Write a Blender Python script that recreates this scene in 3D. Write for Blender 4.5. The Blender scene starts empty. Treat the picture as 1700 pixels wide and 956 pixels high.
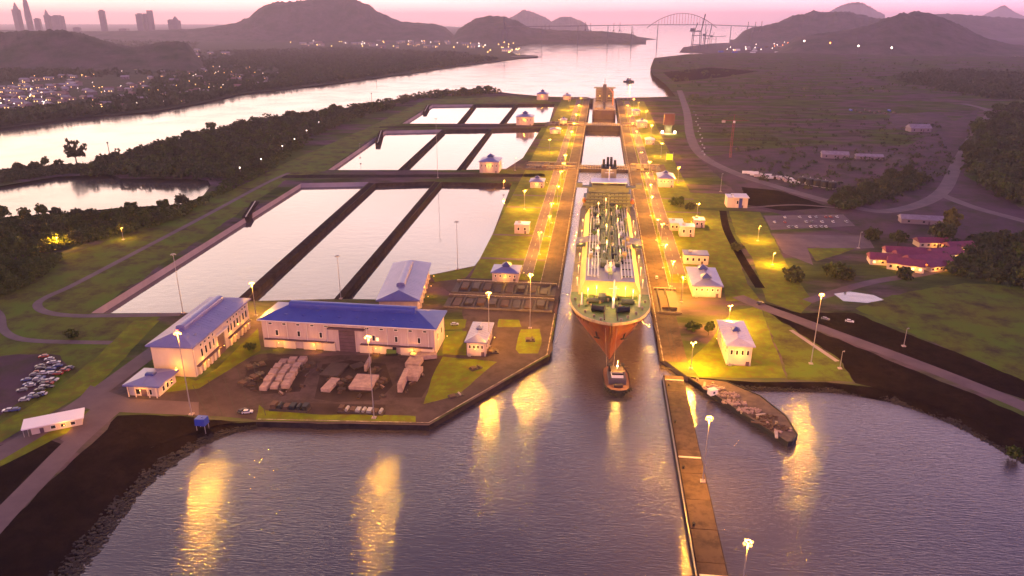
import bpy, math, random
import numpy as np
from mathutils import Vector
R = math.radians
random.seed(7)
rng = np.random.default_rng(7)
scene = bpy.context.scene
COL = scene.collection

# ---------------------------------------------------------------- camera
CAM_H, FPX, PITCH, YAW = 158.0, 1200.0, R(20.35), R(6.69)
cam_d = bpy.data.cameras.new('camera')
cam_d.sensor_width = 36.0
cam_d.lens = 36.0 * FPX / 1700.0
cam_d.clip_start = 1.0
cam_d.clip_end = 120000.0
cam = bpy.data.objects.new('camera', cam_d)
cam.location = (0, 0, CAM_H)
cam.rotation_euler = (math.pi / 2 - PITCH, 0, YAW)
COL.objects.link(cam)
scene.camera = cam

# ---------------------------------------------------------------- sky, sun, exposure
SUN_AZ = R(48)        # west of the camera's heading (to its left), sun at the horizon behind cloud
SUN_EL = R(4.0)
W = bpy.data.worlds.new('World')
scene.world = W
W.use_nodes = True
nt = W.node_tree
nt.nodes.clear()
N = nt.nodes.new
L = nt.links.new
w_out = N('ShaderNodeOutputWorld')
sky = N('ShaderNodeTexSky')
sky.sky_type = 'NISHITA'
sky.sun_disc = False
sky.sun_elevation = SUN_EL
sky.sun_rotation = -(SUN_AZ + YAW)
sky.altitude = 100
sky.air_density = 1.6
sky.dust_density = 4.0
bg1 = N('ShaderNodeBackground')
bg1.inputs['Strength'].default_value = 0.05
L(sky.outputs[0], bg1.inputs['Color'])
tc = N('ShaderNodeTexCoord')
sep = N('ShaderNodeSeparateXYZ')
L(tc.outputs['Generated'], sep.inputs[0])
ramp = N('ShaderNodeValToRGB')
cr = ramp.color_ramp
cr.interpolation = 'EASE'
SKY_STOPS = [(0.0, (0.56, 0.295, 0.285)), (0.04, (0.63, 0.36, 0.34)), (0.14, (0.82, 0.575, 0.52)), (0.30, (0.68, 0.515, 0.49)),
             (0.48, (0.235, 0.175, 0.235)), (0.66, (0.075, 0.070, 0.115)), (1.0, (0.040, 0.044, 0.082))]
while len(cr.elements) < len(SKY_STOPS):
    cr.elements.new(0.5)
for e, (p, c) in zip(cr.elements, SKY_STOPS):
    e.position = p
    e.color = c + (1,)
L(sep.outputs['Z'], ramp.inputs[0])
# broad warm side towards the set sun, cooler violet away from it
vm = N('ShaderNodeVectorMath'); vm.operation = 'DOT_PRODUCT'
L(tc.outputs['Generated'], vm.inputs[0])
vm.inputs[1].default_value = (-math.sin(SUN_AZ + YAW), math.cos(SUN_AZ + YAW), 0)
mr = N('ShaderNodeMapRange')
mr.inputs['From Min'].default_value = -0.3
mr.inputs['From Max'].default_value = 1.0
L(vm.outputs['Value'], mr.inputs['Value'])
az = N('ShaderNodeMix'); az.data_type = 'RGBA'
az.inputs[6].default_value = (0.66, 0.54, 0.98, 1)
az.inputs[7].default_value = (1.22, 1.16, 1.02, 1)
L(mr.outputs[0], az.inputs[0])
mul = N('ShaderNodeMix'); mul.data_type = 'RGBA'; mul.blend_type = 'MULTIPLY'
mul.inputs[0].default_value = 1.0
L(ramp.outputs[0], mul.inputs[6])
L(az.outputs[2], mul.inputs[7])
# thin streaked cloud
mp = N('ShaderNodeMapping'); mp.inputs['Scale'].default_value = (1.6, 1.6, 9.0)
L(tc.outputs['Generated'], mp.inputs[0])
cn = N('ShaderNodeTexNoise'); cn.inputs['Scale'].default_value = 2.2; cn.inputs['Detail'].default_value = 5
L(mp.outputs[0], cn.inputs['Vector'])
cm = N('ShaderNodeMapRange'); cm.inputs['From Min'].default_value = 0.3; cm.inputs['From Max'].default_value = 0.7
cm.inputs['To Min'].default_value = 0.86; cm.inputs['To Max'].default_value = 1.12
L(cn.outputs[0], cm.inputs['Value'])
vs = N('ShaderNodeVectorMath'); vs.operation = 'SCALE'
L(mul.outputs[2], vs.inputs[0]); L(cm.outputs[0], vs.inputs['Scale'])
bg2 = N('ShaderNodeBackground')
bg2.inputs['Strength'].default_value = 4.0
L(vs.outputs[0], bg2.inputs['Color'])
add = N('ShaderNodeAddShader')
L(bg1.outputs[0], add.inputs[0]); L(bg2.outputs[0], add.inputs[1])
L(add.outputs[0], w_out.inputs['Surface'])

sun_d = bpy.data.lights.new('sun', 'SUN')
sun_d.energy = 0.35
sun_d.angle = R(12)
sun_d.color = (1.0, 0.72, 0.55)
sun = bpy.data.objects.new('sun', sun_d)
_sd = Vector((-math.sin(SUN_AZ + YAW) * math.cos(R(12)), math.cos(SUN_AZ + YAW) * math.cos(R(12)), math.sin(R(12))))
sun.rotation_euler = _sd.to_track_quat('Z', 'Y').to_euler()
COL.objects.link(sun)

vs_ = scene.view_settings
vs_.view_transform = 'Standard'
vs_.look = 'None'
vs_.gamma = 1.0
vs_.exposure = 0.0
vs_.use_curve_mapping = False
cy = scene.cycles
cy.use_denoising = True
cy.max_bounces = 4
cy.diffuse_bounces = 1
cy.glossy_bounces = 2
cy.light_sampling_threshold = 0.05
cy.transmission_bounces = 2
cy.volume_bounces = 0
cy.sample_clamp_indirect = 4.0
cy.caustics_reflective = False
cy.caustics_refractive = False
cy.use_light_tree = True

# ---------------------------------------------------------------- from picture points to places on the ground
_F = Vector((-math.sin(YAW) * math.cos(PITCH), math.cos(YAW) * math.cos(PITCH), -math.sin(PITCH)))
_Rt = Vector((math.cos(YAW), math.sin(YAW), 0))
_U = _Rt.cross(_F)
_C = Vector((0, 0, CAM_H))
def P(px, py, z=0.0):
    d = _F + _Rt * ((px - 850.0) / FPX) + _U * ((478.0 - py) / FPX)
    t = (z - CAM_H) / d.z
    p = _C + d * t
    return Vector((p.x, p.y, z))
def PD(px, dist, z=0.0):
    """point on the bearing of column px at a ground distance along the heading"""
    f = Vector((-math.sin(YAW), math.cos(YAW), 0))
    k = (px - 850.0) / FPX * math.cos(PITCH)     # near the horizon row
    p = f * dist + _Rt * (k * dist)
    return Vector((p.x, p.y, z))
def ZT(p, py):
    """height z above p at which picture row py is met"""
    q = (478.0 - py) / FPX
    a = (p.x * _U.x + p.y * _U.y) - q * (p.x * _F.x + p.y * _F.y)
    b = _U.z - q * _F.z
    return CAM_H - a / b
def SC(p):
    """picture pixels (of 1700) per metre at p"""
    return FPX / (p - _C).dot(_F)

# ---------------------------------------------------------------- materials
MATS = {}
def mat(name, col, rough=0.7, metal=0.0, spec=0.4, col2=None, nscale=0.1, detail=4, contrast=(0.35, 0.65), bump=0.0,
        bscale=None, bdist=0.3, emit=None, estr=0.0, col3=None, n3=None, aniso=(1, 1, 1)):
    if name in MATS:
        return MATS[name]
    m = bpy.data.materials.new(name)
    m.use_nodes = True
    t = m.node_tree
    b = t.nodes['Principled BSDF']
    b.inputs['Roughness'].default_value = rough
    b.inputs['Metallic'].default_value = metal
    b.inputs['Specular IOR Level'].default_value = spec
    b.inputs['Base Color'].default_value = tuple(col) + (1,)
    geo = t.nodes.new('ShaderNodeNewGeometry')
    mp = t.nodes.new('ShaderNodeMapping')
    mp.inputs['Scale'].default_value = aniso
    t.links.new(geo.outputs['Position'], mp.inputs[0])
    last = None
    if col2 is not None:
        n = t.nodes.new('ShaderNodeTexNoise')
        n.inputs['Scale'].default_value = nscale
        n.inputs['Detail'].default_value = min(detail, 5)
        n.inputs['Roughness'].default_value = 0.62
        t.links.new(mp.outputs[0], n.inputs['Vector'])
        r = t.nodes.new('ShaderNodeMapRange')
        r.inputs['From Min'].default_value, r.inputs['From Max'].default_value = contrast
        t.links.new(n.outputs[0], r.inputs['Value'])
        mx = t.nodes.new('ShaderNodeMix'); mx.data_type = 'RGBA'
        mx.inputs[6].default_value = tuple(col) + (1,)
        mx.inputs[7].default_value = tuple(col2) + (1,)
        t.links.new(r.outputs[0], mx.inputs[0])
        last = mx.outputs[2]
        if col3 is not None:
            n2 = t.nodes.new('ShaderNodeTexNoise')
            n2.inputs['Scale'].default_value = n3 or nscale * 6
            n2.inputs['Detail'].default_value = 5
            n2.inputs['Roughness'].default_value = 0.7
            t.links.new(mp.outputs[0], n2.inputs['Vector'])
            r2 = t.nodes.new('ShaderNodeMapRange')
            r2.inputs['From Min'].default_value, r2.inputs['From Max'].default_value = 0.45, 0.68
            t.links.new(n2.outputs[0], r2.inputs['Value'])
            m2 = t.nodes.new('ShaderNodeMix'); m2.data_type = 'RGBA'
            t.links.new(last, m2.inputs[6])
            m2.inputs[7].default_value = tuple(col3) + (1,)
            t.links.new(r2.outputs[0], m2.inputs[0])
            last = m2.outputs[2]
        t.links.new(last, b.inputs['Base Color'])
    if bump > 0:
        nb = t.nodes.new('ShaderNodeTexNoise')
        nb.inputs['Scale'].default_value = bscale or nscale * 4
        nb.inputs['Detail'].default_value = 4
        t.links.new(mp.outputs[0], nb.inputs['Vector'])
        bp = t.nodes.new('ShaderNodeBump')
        bp.inputs['Strength'].default_value = bump
        bp.inputs['Distance'].default_value = bdist
        t.links.new(nb.outputs[0], bp.inputs['Height'])
        t.links.new(bp.outputs[0], b.inputs['Normal'])
    if emit is not None:
        b.inputs['Emission Color'].default_value = tuple(emit) + (1,)
        b.inputs['Emission Strength'].default_value = estr
    MATS[name] = m
    return m

def water_mat(name, col, rough, ior, bscale, bump, bdist, stretch, col2=None):
    m = bpy.data.materials.new(name)
    m.use_nodes = True
    t = m.node_tree
    b = t.nodes['Principled BSDF']
    b.inputs['Base Color'].default_value = col + (1,)
    b.inputs['Roughness'].default_value = rough
    b.inputs['IOR'].default_value = ior
    geo = t.nodes.new('ShaderNodeNewGeometry')
    mp = t.nodes.new('ShaderNodeMapping')
    mp.inputs['Scale'].default_value = stretch
    mp.inputs['Rotation'].default_value = (0, 0, -YAW)
    t.links.new(geo.outputs['Position'], mp.inputs[0])
    if col2:
        n0 = t.nodes.new('ShaderNodeTexNoise')
        n0.inputs['Scale'].default_value = 0.008
        n0.inputs['Detail'].default_value = 5
        t.links.new(geo.outputs['Position'], n0.inputs['Vector'])
        r0 = t.nodes.new('ShaderNodeMapRange')
        r0.inputs['From Min'].default_value, r0.inputs['From Max'].default_value = 0.35, 0.65
        t.links.new(n0.outputs[0], r0.inputs['Value'])
        mx = t.nodes.new('ShaderNodeMix'); mx.data_type = 'RGBA'
        mx.inputs[6].default_value = col + (1,)
        mx.inputs[7].default_value = col2 + (1,)
        t.links.new(r0.outputs[0], mx.inputs[0])
        t.links.new(mx.outputs[2], b.inputs['Base Color'])
    n = t.nodes.new('ShaderNodeTexNoise')
    n.inputs['Scale'].default_value = bscale
    n.inputs['Detail'].default_value = 3
    n.inputs['Roughness'].default_value = 0.55
    t.links.new(mp.outputs[0], n.inputs['Vector'])
    # gusts: calmer and rougher patches
    n1 = t.nodes.new('ShaderNodeTexNoise')
    n1.inputs['Scale'].default_value = 0.012
    n1.inputs['Detail'].default_value = 3
    t.links.new(geo.outputs['Position'], n1.inputs['Vector'])
    r1 = t.nodes.new('ShaderNodeMapRange')
    r1.inputs['From Min'].default_value, r1.inputs['From Max'].default_value = 0.3, 0.7
    r1.inputs['To Min'].default_value, r1.inputs['To Max'].default_value = bump * 0.35, bump * 1.35
    t.links.new(n1.outputs[0], r1.inputs['Value'])
    r3 = t.nodes.new('ShaderNodeMapRange')
    r3.inputs['From Min'].default_value, r3.inputs['From Max'].default_value = 0.35, 0.7
    r3.inputs['To Min'].default_value, r3.inputs['To Max'].default_value = rough * 0.7, rough * 1.6
    t.links.new(n1.outputs[0], r3.inputs['Value'])
    t.links.new(r3.outputs[0], b.inputs['Roughness'])
    bp = t.nodes.new('ShaderNodeBump')
    bp.inputs['Distance'].default_value = bdist
    t.links.new(r1.outputs[0], bp.inputs['Strength'])
    t.links.new(n.outputs[0], bp.inputs['Height'])
    t.links.new(bp.outputs[0], b.inputs['Normal'])
    MATS[name] = m
    return m

M_lake = water_mat('lake_water', (0.045, 0.036, 0.044), 0.08, 1.68, 0.95, 0.50, 0.40, (0.30, 1.9, 1), (0.062, 0.048, 0.056))
M_pool = water_mat('basin_water', (0.115, 0.086, 0.084), 0.05, 1.95, 0.10, 0.11, 0.9, (1, 1.6, 1), (0.05, 0.04, 0.045))
M_sea = water_mat('sea_water', (0.07, 0.06, 0.055), 0.12, 1.6, 0.03, 0.12, 1.2, (1, 1.8, 1))
M_field = mat('field', (0.074, 0.098, 0.030), 0.95, col2=(0.120, 0.078, 0.094), nscale=0.016, detail=7, contrast=(0.46, 0.56), bump=0.5, bscale=0.25, bdist=0.8,
              col3=(0.034, 0.040, 0.020), n3=0.05, spec=0.0, aniso=(0.4, 1.0, 1))
M_lawn = mat('lawn', (0.140, 0.170, 0.008), 0.95, col2=(0.066, 0.105, 0.007), nscale=0.11, detail=6, contrast=(0.38, 0.62), bump=0.3, bscale=0.7, bdist=0.2, spec=0.1,
             col3=(0.13, 0.095, 0.016), n3=0.22)
M_rough = mat('rough_grass', (0.072, 0.120, 0.009), 0.95, col2=(0.104, 0.104, 0.012), nscale=0.03, detail=7, bump=0.5, bscale=0.3, bdist=0.5, spec=0.1,
              col3=(0.036, 0.024, 0.016), n3=0.06)
M_road = mat('asphalt_road', (0.130, 0.088, 0.100), 0.85, col2=(0.088, 0.058, 0.072), nscale=0.06, detail=6, spec=0.2, bump=0.1, bscale=0.5)
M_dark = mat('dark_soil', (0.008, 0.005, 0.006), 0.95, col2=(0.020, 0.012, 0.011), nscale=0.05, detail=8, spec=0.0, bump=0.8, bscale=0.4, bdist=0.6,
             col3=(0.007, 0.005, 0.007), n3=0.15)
M_yard = mat('yard_concrete', (0.082, 0.054, 0.058), 0.9, col2=(0.048, 0.031, 0.035), nscale=0.035, detail=8, spec=0.15, bump=0.15, bscale=0.5,
             col3=(0.036, 0.025, 0.025), n3=0.11)
M_apron = mat('apron_concrete', (0.105, 0.066, 0.048), 0.88, col2=(0.065, 0.040, 0.032), nscale=0.03, detail=8, spec=0.15,
              col3=(0.035, 0.022, 0.020), n3=0.16, bump=0.1, bscale=0.6)
M_lockwall = mat('lock_concrete', (0.15, 0.115, 0.095), 0.85, col2=(0.07, 0.05, 0.045), nscale=0.12, detail=7, aniso=(1, 1, 0.25))
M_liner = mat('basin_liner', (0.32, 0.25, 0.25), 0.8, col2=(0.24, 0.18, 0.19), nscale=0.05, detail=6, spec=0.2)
M_mark = mat('worn_paint', (0.40, 0.34, 0.26), 0.8, col2=(0.12, 0.085, 0.065), nscale=0.25, contrast=(0.4, 0.6))
M_joint = mat('joint_tar', (0.030, 0.022, 0.021), 0.8)
M_yardd = mat('dark_yard', (0.050, 0.033, 0.033), 0.9, col2=(0.028, 0.018, 0.019), nscale=0.08, detail=6, spec=0.1)  # darker tone for the yard patches around the stored loads
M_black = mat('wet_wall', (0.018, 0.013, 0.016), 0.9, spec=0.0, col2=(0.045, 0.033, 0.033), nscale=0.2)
M_dirt = mat('bare_dirt', (0.088, 0.046, 0.066), 0.95, col2=(0.054, 0.028, 0.048), nscale=0.02, detail=8, spec=0.1, col3=(0.030, 0.032, 0.013), n3=0.035, bump=0.3, bscale=0.3, bdist=0.5)
M_wood = mat('woodland', (0.022, 0.026, 0.014), 0.95, col2=(0.040, 0.036, 0.020), nscale=0.02, detail=6, bump=1.0, bscale=0.06, bdist=6, spec=0.1)

# ---------------------------------------------------------------- mesh helpers
class MB:
    def __init__(s):
        s.v = []; s.f = []
    def quad(s, a, b, c, d):
        n = len(s.v); s.v += [a, b, c, d]; s.f.append((n, n + 1, n + 2, n + 3)); return s
    def poly(s, pts):
        n = len(s.v); s.v += list(pts); s.f.append(tuple(range(n, n + len(pts)))); return s
    def box(s, x0, x1, y0, y1, z0, z1, taper=0.0):
        n = len(s.v); t = taper
        s.v += [(x0, y0, z0), (x1, y0, z0), (x1, y1, z0), (x0, y1, z0), (x0 + t, y0 + t, z1), (x1 - t, y0 + t, z1), (x1 - t, y1 - t, z1), (x0 + t, y1 - t, z1)]
        for q in ((0, 3, 2, 1), (4, 5, 6, 7), (0, 1, 5, 4), (1, 2, 6, 5), (2, 3, 7, 6), (3, 0, 4, 7)):
            s.f.append(tuple(n + i for i in q))
        return s
    def rbox(s, cx, cy, z0, lx, ly, lz, a=0.0):
        n = len(s.v); c, q = math.cos(a), math.sin(a)
        for z in (z0, z0 + lz):
            for dx, dy in ((-lx / 2, -ly / 2), (lx / 2, -ly / 2), (lx / 2, ly / 2), (-lx / 2, ly / 2)):
                s.v.append((cx + dx * c - dy * q, cy + dx * q + dy * c, z))
        for k in ((0, 3, 2, 1), (4, 5, 6, 7), (0, 1, 5, 4), (1, 2, 6, 5), (2, 3, 7, 6), (3, 0, 4, 7)):
            s.f.append(tuple(n + i for i in k))
        return s
    def tube(s, p, q, r0, r1=None, n=6, cap=True):
        r1 = r0 if r1 is None else r1
        p, q = Vector(p), Vector(q)
        d = (q - p).normalized()
        a = d.orthogonal().normalized(); b = d.cross(a)
        k = len(s.v)
        for i in range(n):
            t = 2 * math.pi * i / n
            o = a * math.cos(t) + b * math.sin(t)
            s.v.append(tuple(p + o * r0)); s.v.append(tuple(q + o * r1))
        for i in range(n):
            j = (i + 1) % n
            s.f.append((k + 2 * i, k + 2 * j, k + 2 * j + 1, k + 2 * i + 1))
        if cap:
            s.f.append(tuple(k + 2 * i for i in reversed(range(n)))); s.f.append(tuple(k + 2 * i + 1 for i in range(n)))
        return s
    def lathe(s, prof, cx=0, cy=0, n=10):
        k = len(s.v); m = len(prof)
        for i in range(n):
            t = 2 * math.pi * i / n
            for r, z in prof:
                s.v.append((cx + r * math.cos(t), cy + r * math.sin(t), z))
        for i in range(n):
            j = (i + 1) % n
            for q in range(m - 1):
                s.f.append((k + i * m + q, k + j * m + q, k + j * m + q + 1, k + i * m + q + 1))
        return s
    def prism(s, pts, z0, z1):
        n = len(pts); k = len(s.v)
        a = sum(pts[i][0] * pts[(i + 1) % n][1] - pts[(i + 1) % n][0] * pts[i][1] for i in range(n))
        if a < 0: pts = pts[::-1]
        s.v += [(x, y, z0) for x, y in pts] + [(x, y, z1) for x, y in pts]
        s.f.append(tuple(k + i for i in reversed(range(n)))); s.f.append(tuple(k + n + i for i in range(n)))
        for i in range(n):
            j = (i + 1) % n
            s.f.append((k + i, k + j, k + n + j, k + n + i))
        return s
    def build(s, name, m, parent=None, smooth=False, loc=None):
        me = bpy.data.meshes.new(name)
        me.from_pydata([tuple(v) for v in s.v], [], s.f)
        if isinstance(m, str): m = MATS[m]
        me.materials.append(m)
        if smooth:
            me.polygons.foreach_set('use_smooth', [True] * len(me.polygons))
        me.update()
        o = bpy.data.objects.new(name, me)
        COL.objects.link(o)
        if parent is not None: o.parent = parent
        if loc is not None: o.location = loc
        return o
def tag(o, label=None, cat=None, group=None, kind=None):
    if label: o['label'] = label
    if cat: o['category'] = cat
    if group: o['group'] = group
    if kind: o['kind'] = kind
    return o
def thing(name, label, cat, loc=(0, 0, 0), rz=0.0, group=None):
    o = bpy.data.objects.new(name, None)
    o.empty_display_size = 1.0
    o.location = loc; o.rotation_euler = (0, 0, rz)
    COL.objects.link(o)
    return tag(o, label, cat, group)
KIDS = {}
def copy_tree(o, parent=None):
    c = o.copy(); COL.objects.link(c); c.parent = parent
    for ch in o.children:
        copy_tree(ch, c)
    return c
def struct(name, mb, m):
    return tag(mb.build(name, m), kind='structure')
def sheet(name, px, m, z, zg=0.0):
    """flat patch of ground given by picture points on the plane zg, laid at height z"""
    pts = [P(x, y, zg) for x, y in px]
    xy = [(p.x, p.y) for p in pts]
    if m.name in ('lawn', 'rough_grass', 'dark_soil', 'bare_dirt', 'field', 'yard_concrete'):
        j = 0.35 if m.name == 'lawn' else 1.1
        out = []
        for i in range(len(xy)):
            a, b = Vector(xy[i]), Vector(xy[(i + 1) % len(xy)])
            n = max(1, min(60, int((b - a).length / 5)))
            nrm = Vector((a.y - b.y, b.x - a.x)); nrm = nrm.normalized() if nrm.length > 0 else nrm
            w = 0.0
            for k in range(n):
                w = 0.6 * w + random.uniform(-1, 1) * j * (1 if k else 0)
                q = a.lerp(b, k / n) + nrm * w
                out.append((q.x, q.y))
        xy = out
    return flat(name, xy, m, z)
def flat(name, xy, m, z):
    n = len(xy)
    a = sum(xy[i][0] * xy[(i + 1) % n][1] - xy[(i + 1) % n][0] * xy[i][1] for i in range(n))
    if a < 0: xy = xy[::-1]
    mb = MB(); mb.poly([(x, y, z) for x, y in xy])
    return struct(name, mb, m)
def densify(pts, k=6):
    """Catmull-Rom through 2D/3D points"""
    pts = [Vector(p) for p in pts]
    out = []
    for i in range(len(pts) - 1):
        p0 = pts[max(i - 1, 0)]; p1 = pts[i]; p2 = pts[i + 1]; p3 = pts[min(i + 2, len(pts) - 1)]
        for j in range(k):
            t = j / k
            out.append(0.5 * ((2 * p1) + (p2 - p0) * t + (2 * p0 - 5 * p1 + 4 * p2 - p3) * t * t + (3 * p1 - p0 - 3 * p2 + p3) * t ** 3))
    out.append(pts[-1])
    return out
def ribbon(name, px, width, m, z, zg=0.0, k=6, closed=False, world=False):
    pts = densify([(p if world else P(*p, zg)) for p in px], k)
    mb = MB(); n = len(pts)
    for i, p in enumerate(pts):
        d = (pts[min(i + 1, n - 1)] - pts[max(i - 1, 0)]); d.z = 0; d.normalize()
        s = Vector((-d.y, d.x, 0)) * (width / 2)
        mb.v += [(p.x - s.x, p.y - s.y, z), (p.x + s.x, p.y + s.y, z)]
    for i in range(n - 1):
        mb.f.append((2 * i, 2 * i + 2, 2 * i + 3, 2 * i + 1)[::-1])
    return struct(name, mb, m)
def strip(name, A, B, m):
    """bank between two polylines of the same length"""
    mb = MB(); mb.v = [tuple(p) for p in A] + [tuple(p) for p in B]; n = len(A)
    for i in range(n - 1):
        mb.f.append((i, i + 1, n + i + 1, n + i))
    return struct(name, mb, m)

# ================================================================ SETTING: land, water, roads
LW, RW = -19.3, 35.4          # lock chamber side walls (x)
def yrow(py, px=1000): return P(px, py).y
Y_H1, Y_H2, Y_H3, Y_H4 = yrow(505), yrow(278), yrow(207), yrow(164)
Z_SEA = -12.0
def slab(name, px_or_xy, z, zb, m, holes=(), world=False):
    """land body: flat top with vertical sides (quays) down to zb; holes are world polygons"""
    xy = px_or_xy if world else [(P(x, y, z).x, P(x, y, z).y) for x, y in px_or_xy]
    import bmesh
    bm = bmesh.new()
    loops = [xy] + list(holes)
    edges = []
    for lp in loops:
        vs = [bm.verts.new((x, y, z)) for x, y in lp]
        edges += [bm.edges.new((vs[i], vs[(i + 1) % len(vs)])) for i in range(len(vs))]
    bmesh.ops.triangle_fill(bm, use_beauty=True, use_dissolve=False, edges=edges)
    bmesh.ops.recalc_face_normals(bm, faces=bm.faces)
    for f in bm.faces:
        if f.normal.z < 0: f.normal_flip()
    me = bpy.data.meshes.new(name)
    bm.to_mesh(me); bm.free()
    me.materials.append(m)
    o = bpy.data.objects.new(name, me); COL.objects.link(o)
    tag(o, kind='structure')
    return o

sea = MB(); S = 30000
sea.quad((-S, -800, Z_SEA), (S, -800, Z_SEA), (S, S, Z_SEA), (-S, S, Z_SEA))
struct('sea_water', sea, M_sea)

# --- main land (z = 0): lock island, left belt and the whole right bank
crest_l = [(-60, 1010), (60, 905), (150, 815), (230, 752), (300, 722), (360, 704), (425, 700)]
water_l = [(60, 1075), (140, 956), (190, 885), (250, 808), (330, 747), (385, 722), (425, 712)]
crest_r = [(1147, 626), (1250, 634), (1370, 634), (1470, 645), (1580, 680), (1720, 745), (1900, 830)]
water_r = [(1146, 638), (1260, 650), (1400, 655), (1500, 676), (1600, 716), (1720, 785), (1900, 890)]
pond_lo = [(-60, 372), (0, 363), (100, 356), (200, 347), (300, 341), (335, 328), (350, 308)]
pond_hi = [(345, 300), (330, 297), (200, 296), (185, 289), (95, 293), (0, 309), (-60, 318)]
chan = [(-60, 290), (0, 284), (60, 279), (130, 273), (150, 272), (190, 259), (280, 236), (350, 216), (430, 197), (560, 181),
        (700, 157), (790, 147), (850, 155), (905, 160), (960, 162)]
far_r = [(1122, 160), (1105, 140), (1084, 124), (1080, 112), (1086, 96), (1140, 90), (1200, 88), (1340, 88), (1500, 92), (1900, 95)]
def W2(lst, z=0): return [(P(x, y, z).x, P(x, y, z).y) for x, y in lst]
yq = yrow(590)
Y_END = P(985, 162).y
main = []
main += W2([(-500, 1010)]) + W2(crest_l[:-1]) + W2([(425, 700), (712, 706), (912, 590)])
main += [(LW, P(922, 545).y), (LW, Y_END)]
left_end = W2([(905, 160), (850, 155), (790, 147)])
main += left_end + W2([(700, 157), (560, 181), (430, 197), (350, 216), (280, 236), (190, 259), (150, 272), (130, 273), (60, 279), (0, 284), (-60, 290), (-900, 330)])
main += W2([(-900, 345), (-60, 318), (0, 309), (95, 293), (185, 289), (200, 296), (330, 297), (345, 300), (350, 308), (335, 328), (300, 341), (200, 347), (100, 356), (0, 363), (-60, 372), (-900, 450)])
# basins (holes in the land)
BAS = [
    [(150, 520), (500, 304), (612, 302), (392, 498), (330, 519)],
    [(405, 500), (623, 304), (722, 301), (557, 496)],
    [(566, 496), (733, 302), (850, 304), (812, 410), (788, 441), (715, 456), (640, 497)],
    [(545, 282), (640, 217), (734, 215), (661, 282)],
    [(667, 282), (739, 215), (812, 214), (759, 282)],
    [(764, 282), (817, 214), (899, 212), (868, 262), (840, 280)],
    [(668, 205), (718, 174), (786, 173), (759, 205)],
    [(765, 205), (791, 173), (855, 173), (829, 205)],
    [(835, 205), (860, 173), (921, 172), (912, 203)],
]
basins_w = [W2(b) for b in BAS]
slab_left = slab('ground', main, 0.0, -14, M_field, holes=basins_w, world=True)
right = [(RW, P(1102, 592).y), (RW, Y_END)] + W2(far_r) + W2([(3200, 95), (3200, 830)]) + W2(crest_r[::-1]) + W2([(1139, 624)])
slab_right = slab('ground_right_bank', right, 0.0, -14, M_field, world=True)

# banks down to the lake
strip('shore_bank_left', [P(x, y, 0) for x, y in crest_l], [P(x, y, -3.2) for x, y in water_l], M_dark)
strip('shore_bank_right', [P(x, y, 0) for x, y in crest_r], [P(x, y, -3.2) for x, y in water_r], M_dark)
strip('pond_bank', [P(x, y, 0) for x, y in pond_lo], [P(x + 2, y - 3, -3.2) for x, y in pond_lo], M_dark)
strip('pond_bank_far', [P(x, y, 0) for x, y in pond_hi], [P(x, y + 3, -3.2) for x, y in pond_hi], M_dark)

# lake and pond water, z = -2.5; upper chamber belongs to the lake
Z_L = -2.5
lk = [(-700, -500), (1500, -500), (1500, 420)] + W2([(1700, 700), (1500, 640), (1300, 620), (1125, 600)]) + [(RW + 3, P(1100, 560).y), (RW + 3, Y_H2 - 4), (LW - 3, Y_H2 - 4), (LW - 3, P(922, 545).y)]
lk += W2([(905, 575), (700, 690), (430, 690), (300, 700), (100, 800), (-100, 930)]) + [(-700, 100)]
flat('lake_water', lk, M_lake, Z_L)
flat('pond_water', W2([(-900, 345), (-60, 312), (0, 300), (95, 286), (185, 282), (345, 294), (360, 308), (340, 333), (200, 353), (0, 370), (-900, 460)]), M_sea, Z_L)
flat('chamber_water', [(LW - 1, Y_H2), (RW + 1, Y_H2), (RW + 1, Y_H3), (LW - 1, Y_H3)], M_pool, -8.5)
flat('lower_chamber_water', [(LW - 1, Y_H3), (RW + 1, Y_H3), (RW + 1, Y_H4 + 40), (LW - 1, Y_H4 + 40)], M_pool, -11.5)

# chamber side walls, quay walls
def wall_line(name, pts, z0, z1, m):
    mb = MB()
    for a, b in zip(pts[:-1], pts[1:]):
        mb.quad((a[0], a[1], z0), (b[0], b[1], z0), (b[0], b[1], z1), (a[0], a[1], z1))
    return struct(name, mb, m)
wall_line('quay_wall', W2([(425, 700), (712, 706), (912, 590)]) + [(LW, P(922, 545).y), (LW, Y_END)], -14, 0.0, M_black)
wall_line('lock_wall', [(RW, Y_END), (RW, P(1102, 592).y)] + W2([(1139, 624), (1147, 626)]), -14, 0.0, M_lockwall)
# basin sides: liner slopes and water
for i, (b, bw) in enumerate(zip(BAS, basins_w)):
    c = Vector((sum(p[0] for p in bw) / len(bw), sum(p[1] for p in bw) / len(bw)))
    drop, run = 4.5, (6.0 if i % 3 == 0 else 3.0)
    inner = []
    for x, y in bw:
        d = Vector((x, y)) - c
        inner.append((x - d.x / d.length * run, y - d.y / d.length * run))
    mb = MB(); n = len(bw)
    mb.v = [(x, y, 0.0) for x, y in bw] + [(x, y, -drop) for x, y in inner]
    for k in range(n):
        j = (k + 1) % n
        mb.f.append((k, j, n + j, n + k))
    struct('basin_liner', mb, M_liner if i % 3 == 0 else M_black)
    flat('basin_water', [(c.x + (x - c.x) * 1.03, c.y + (y - c.y) * 1.03) for x, y in inner], M_pool, -3.6)

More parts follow.
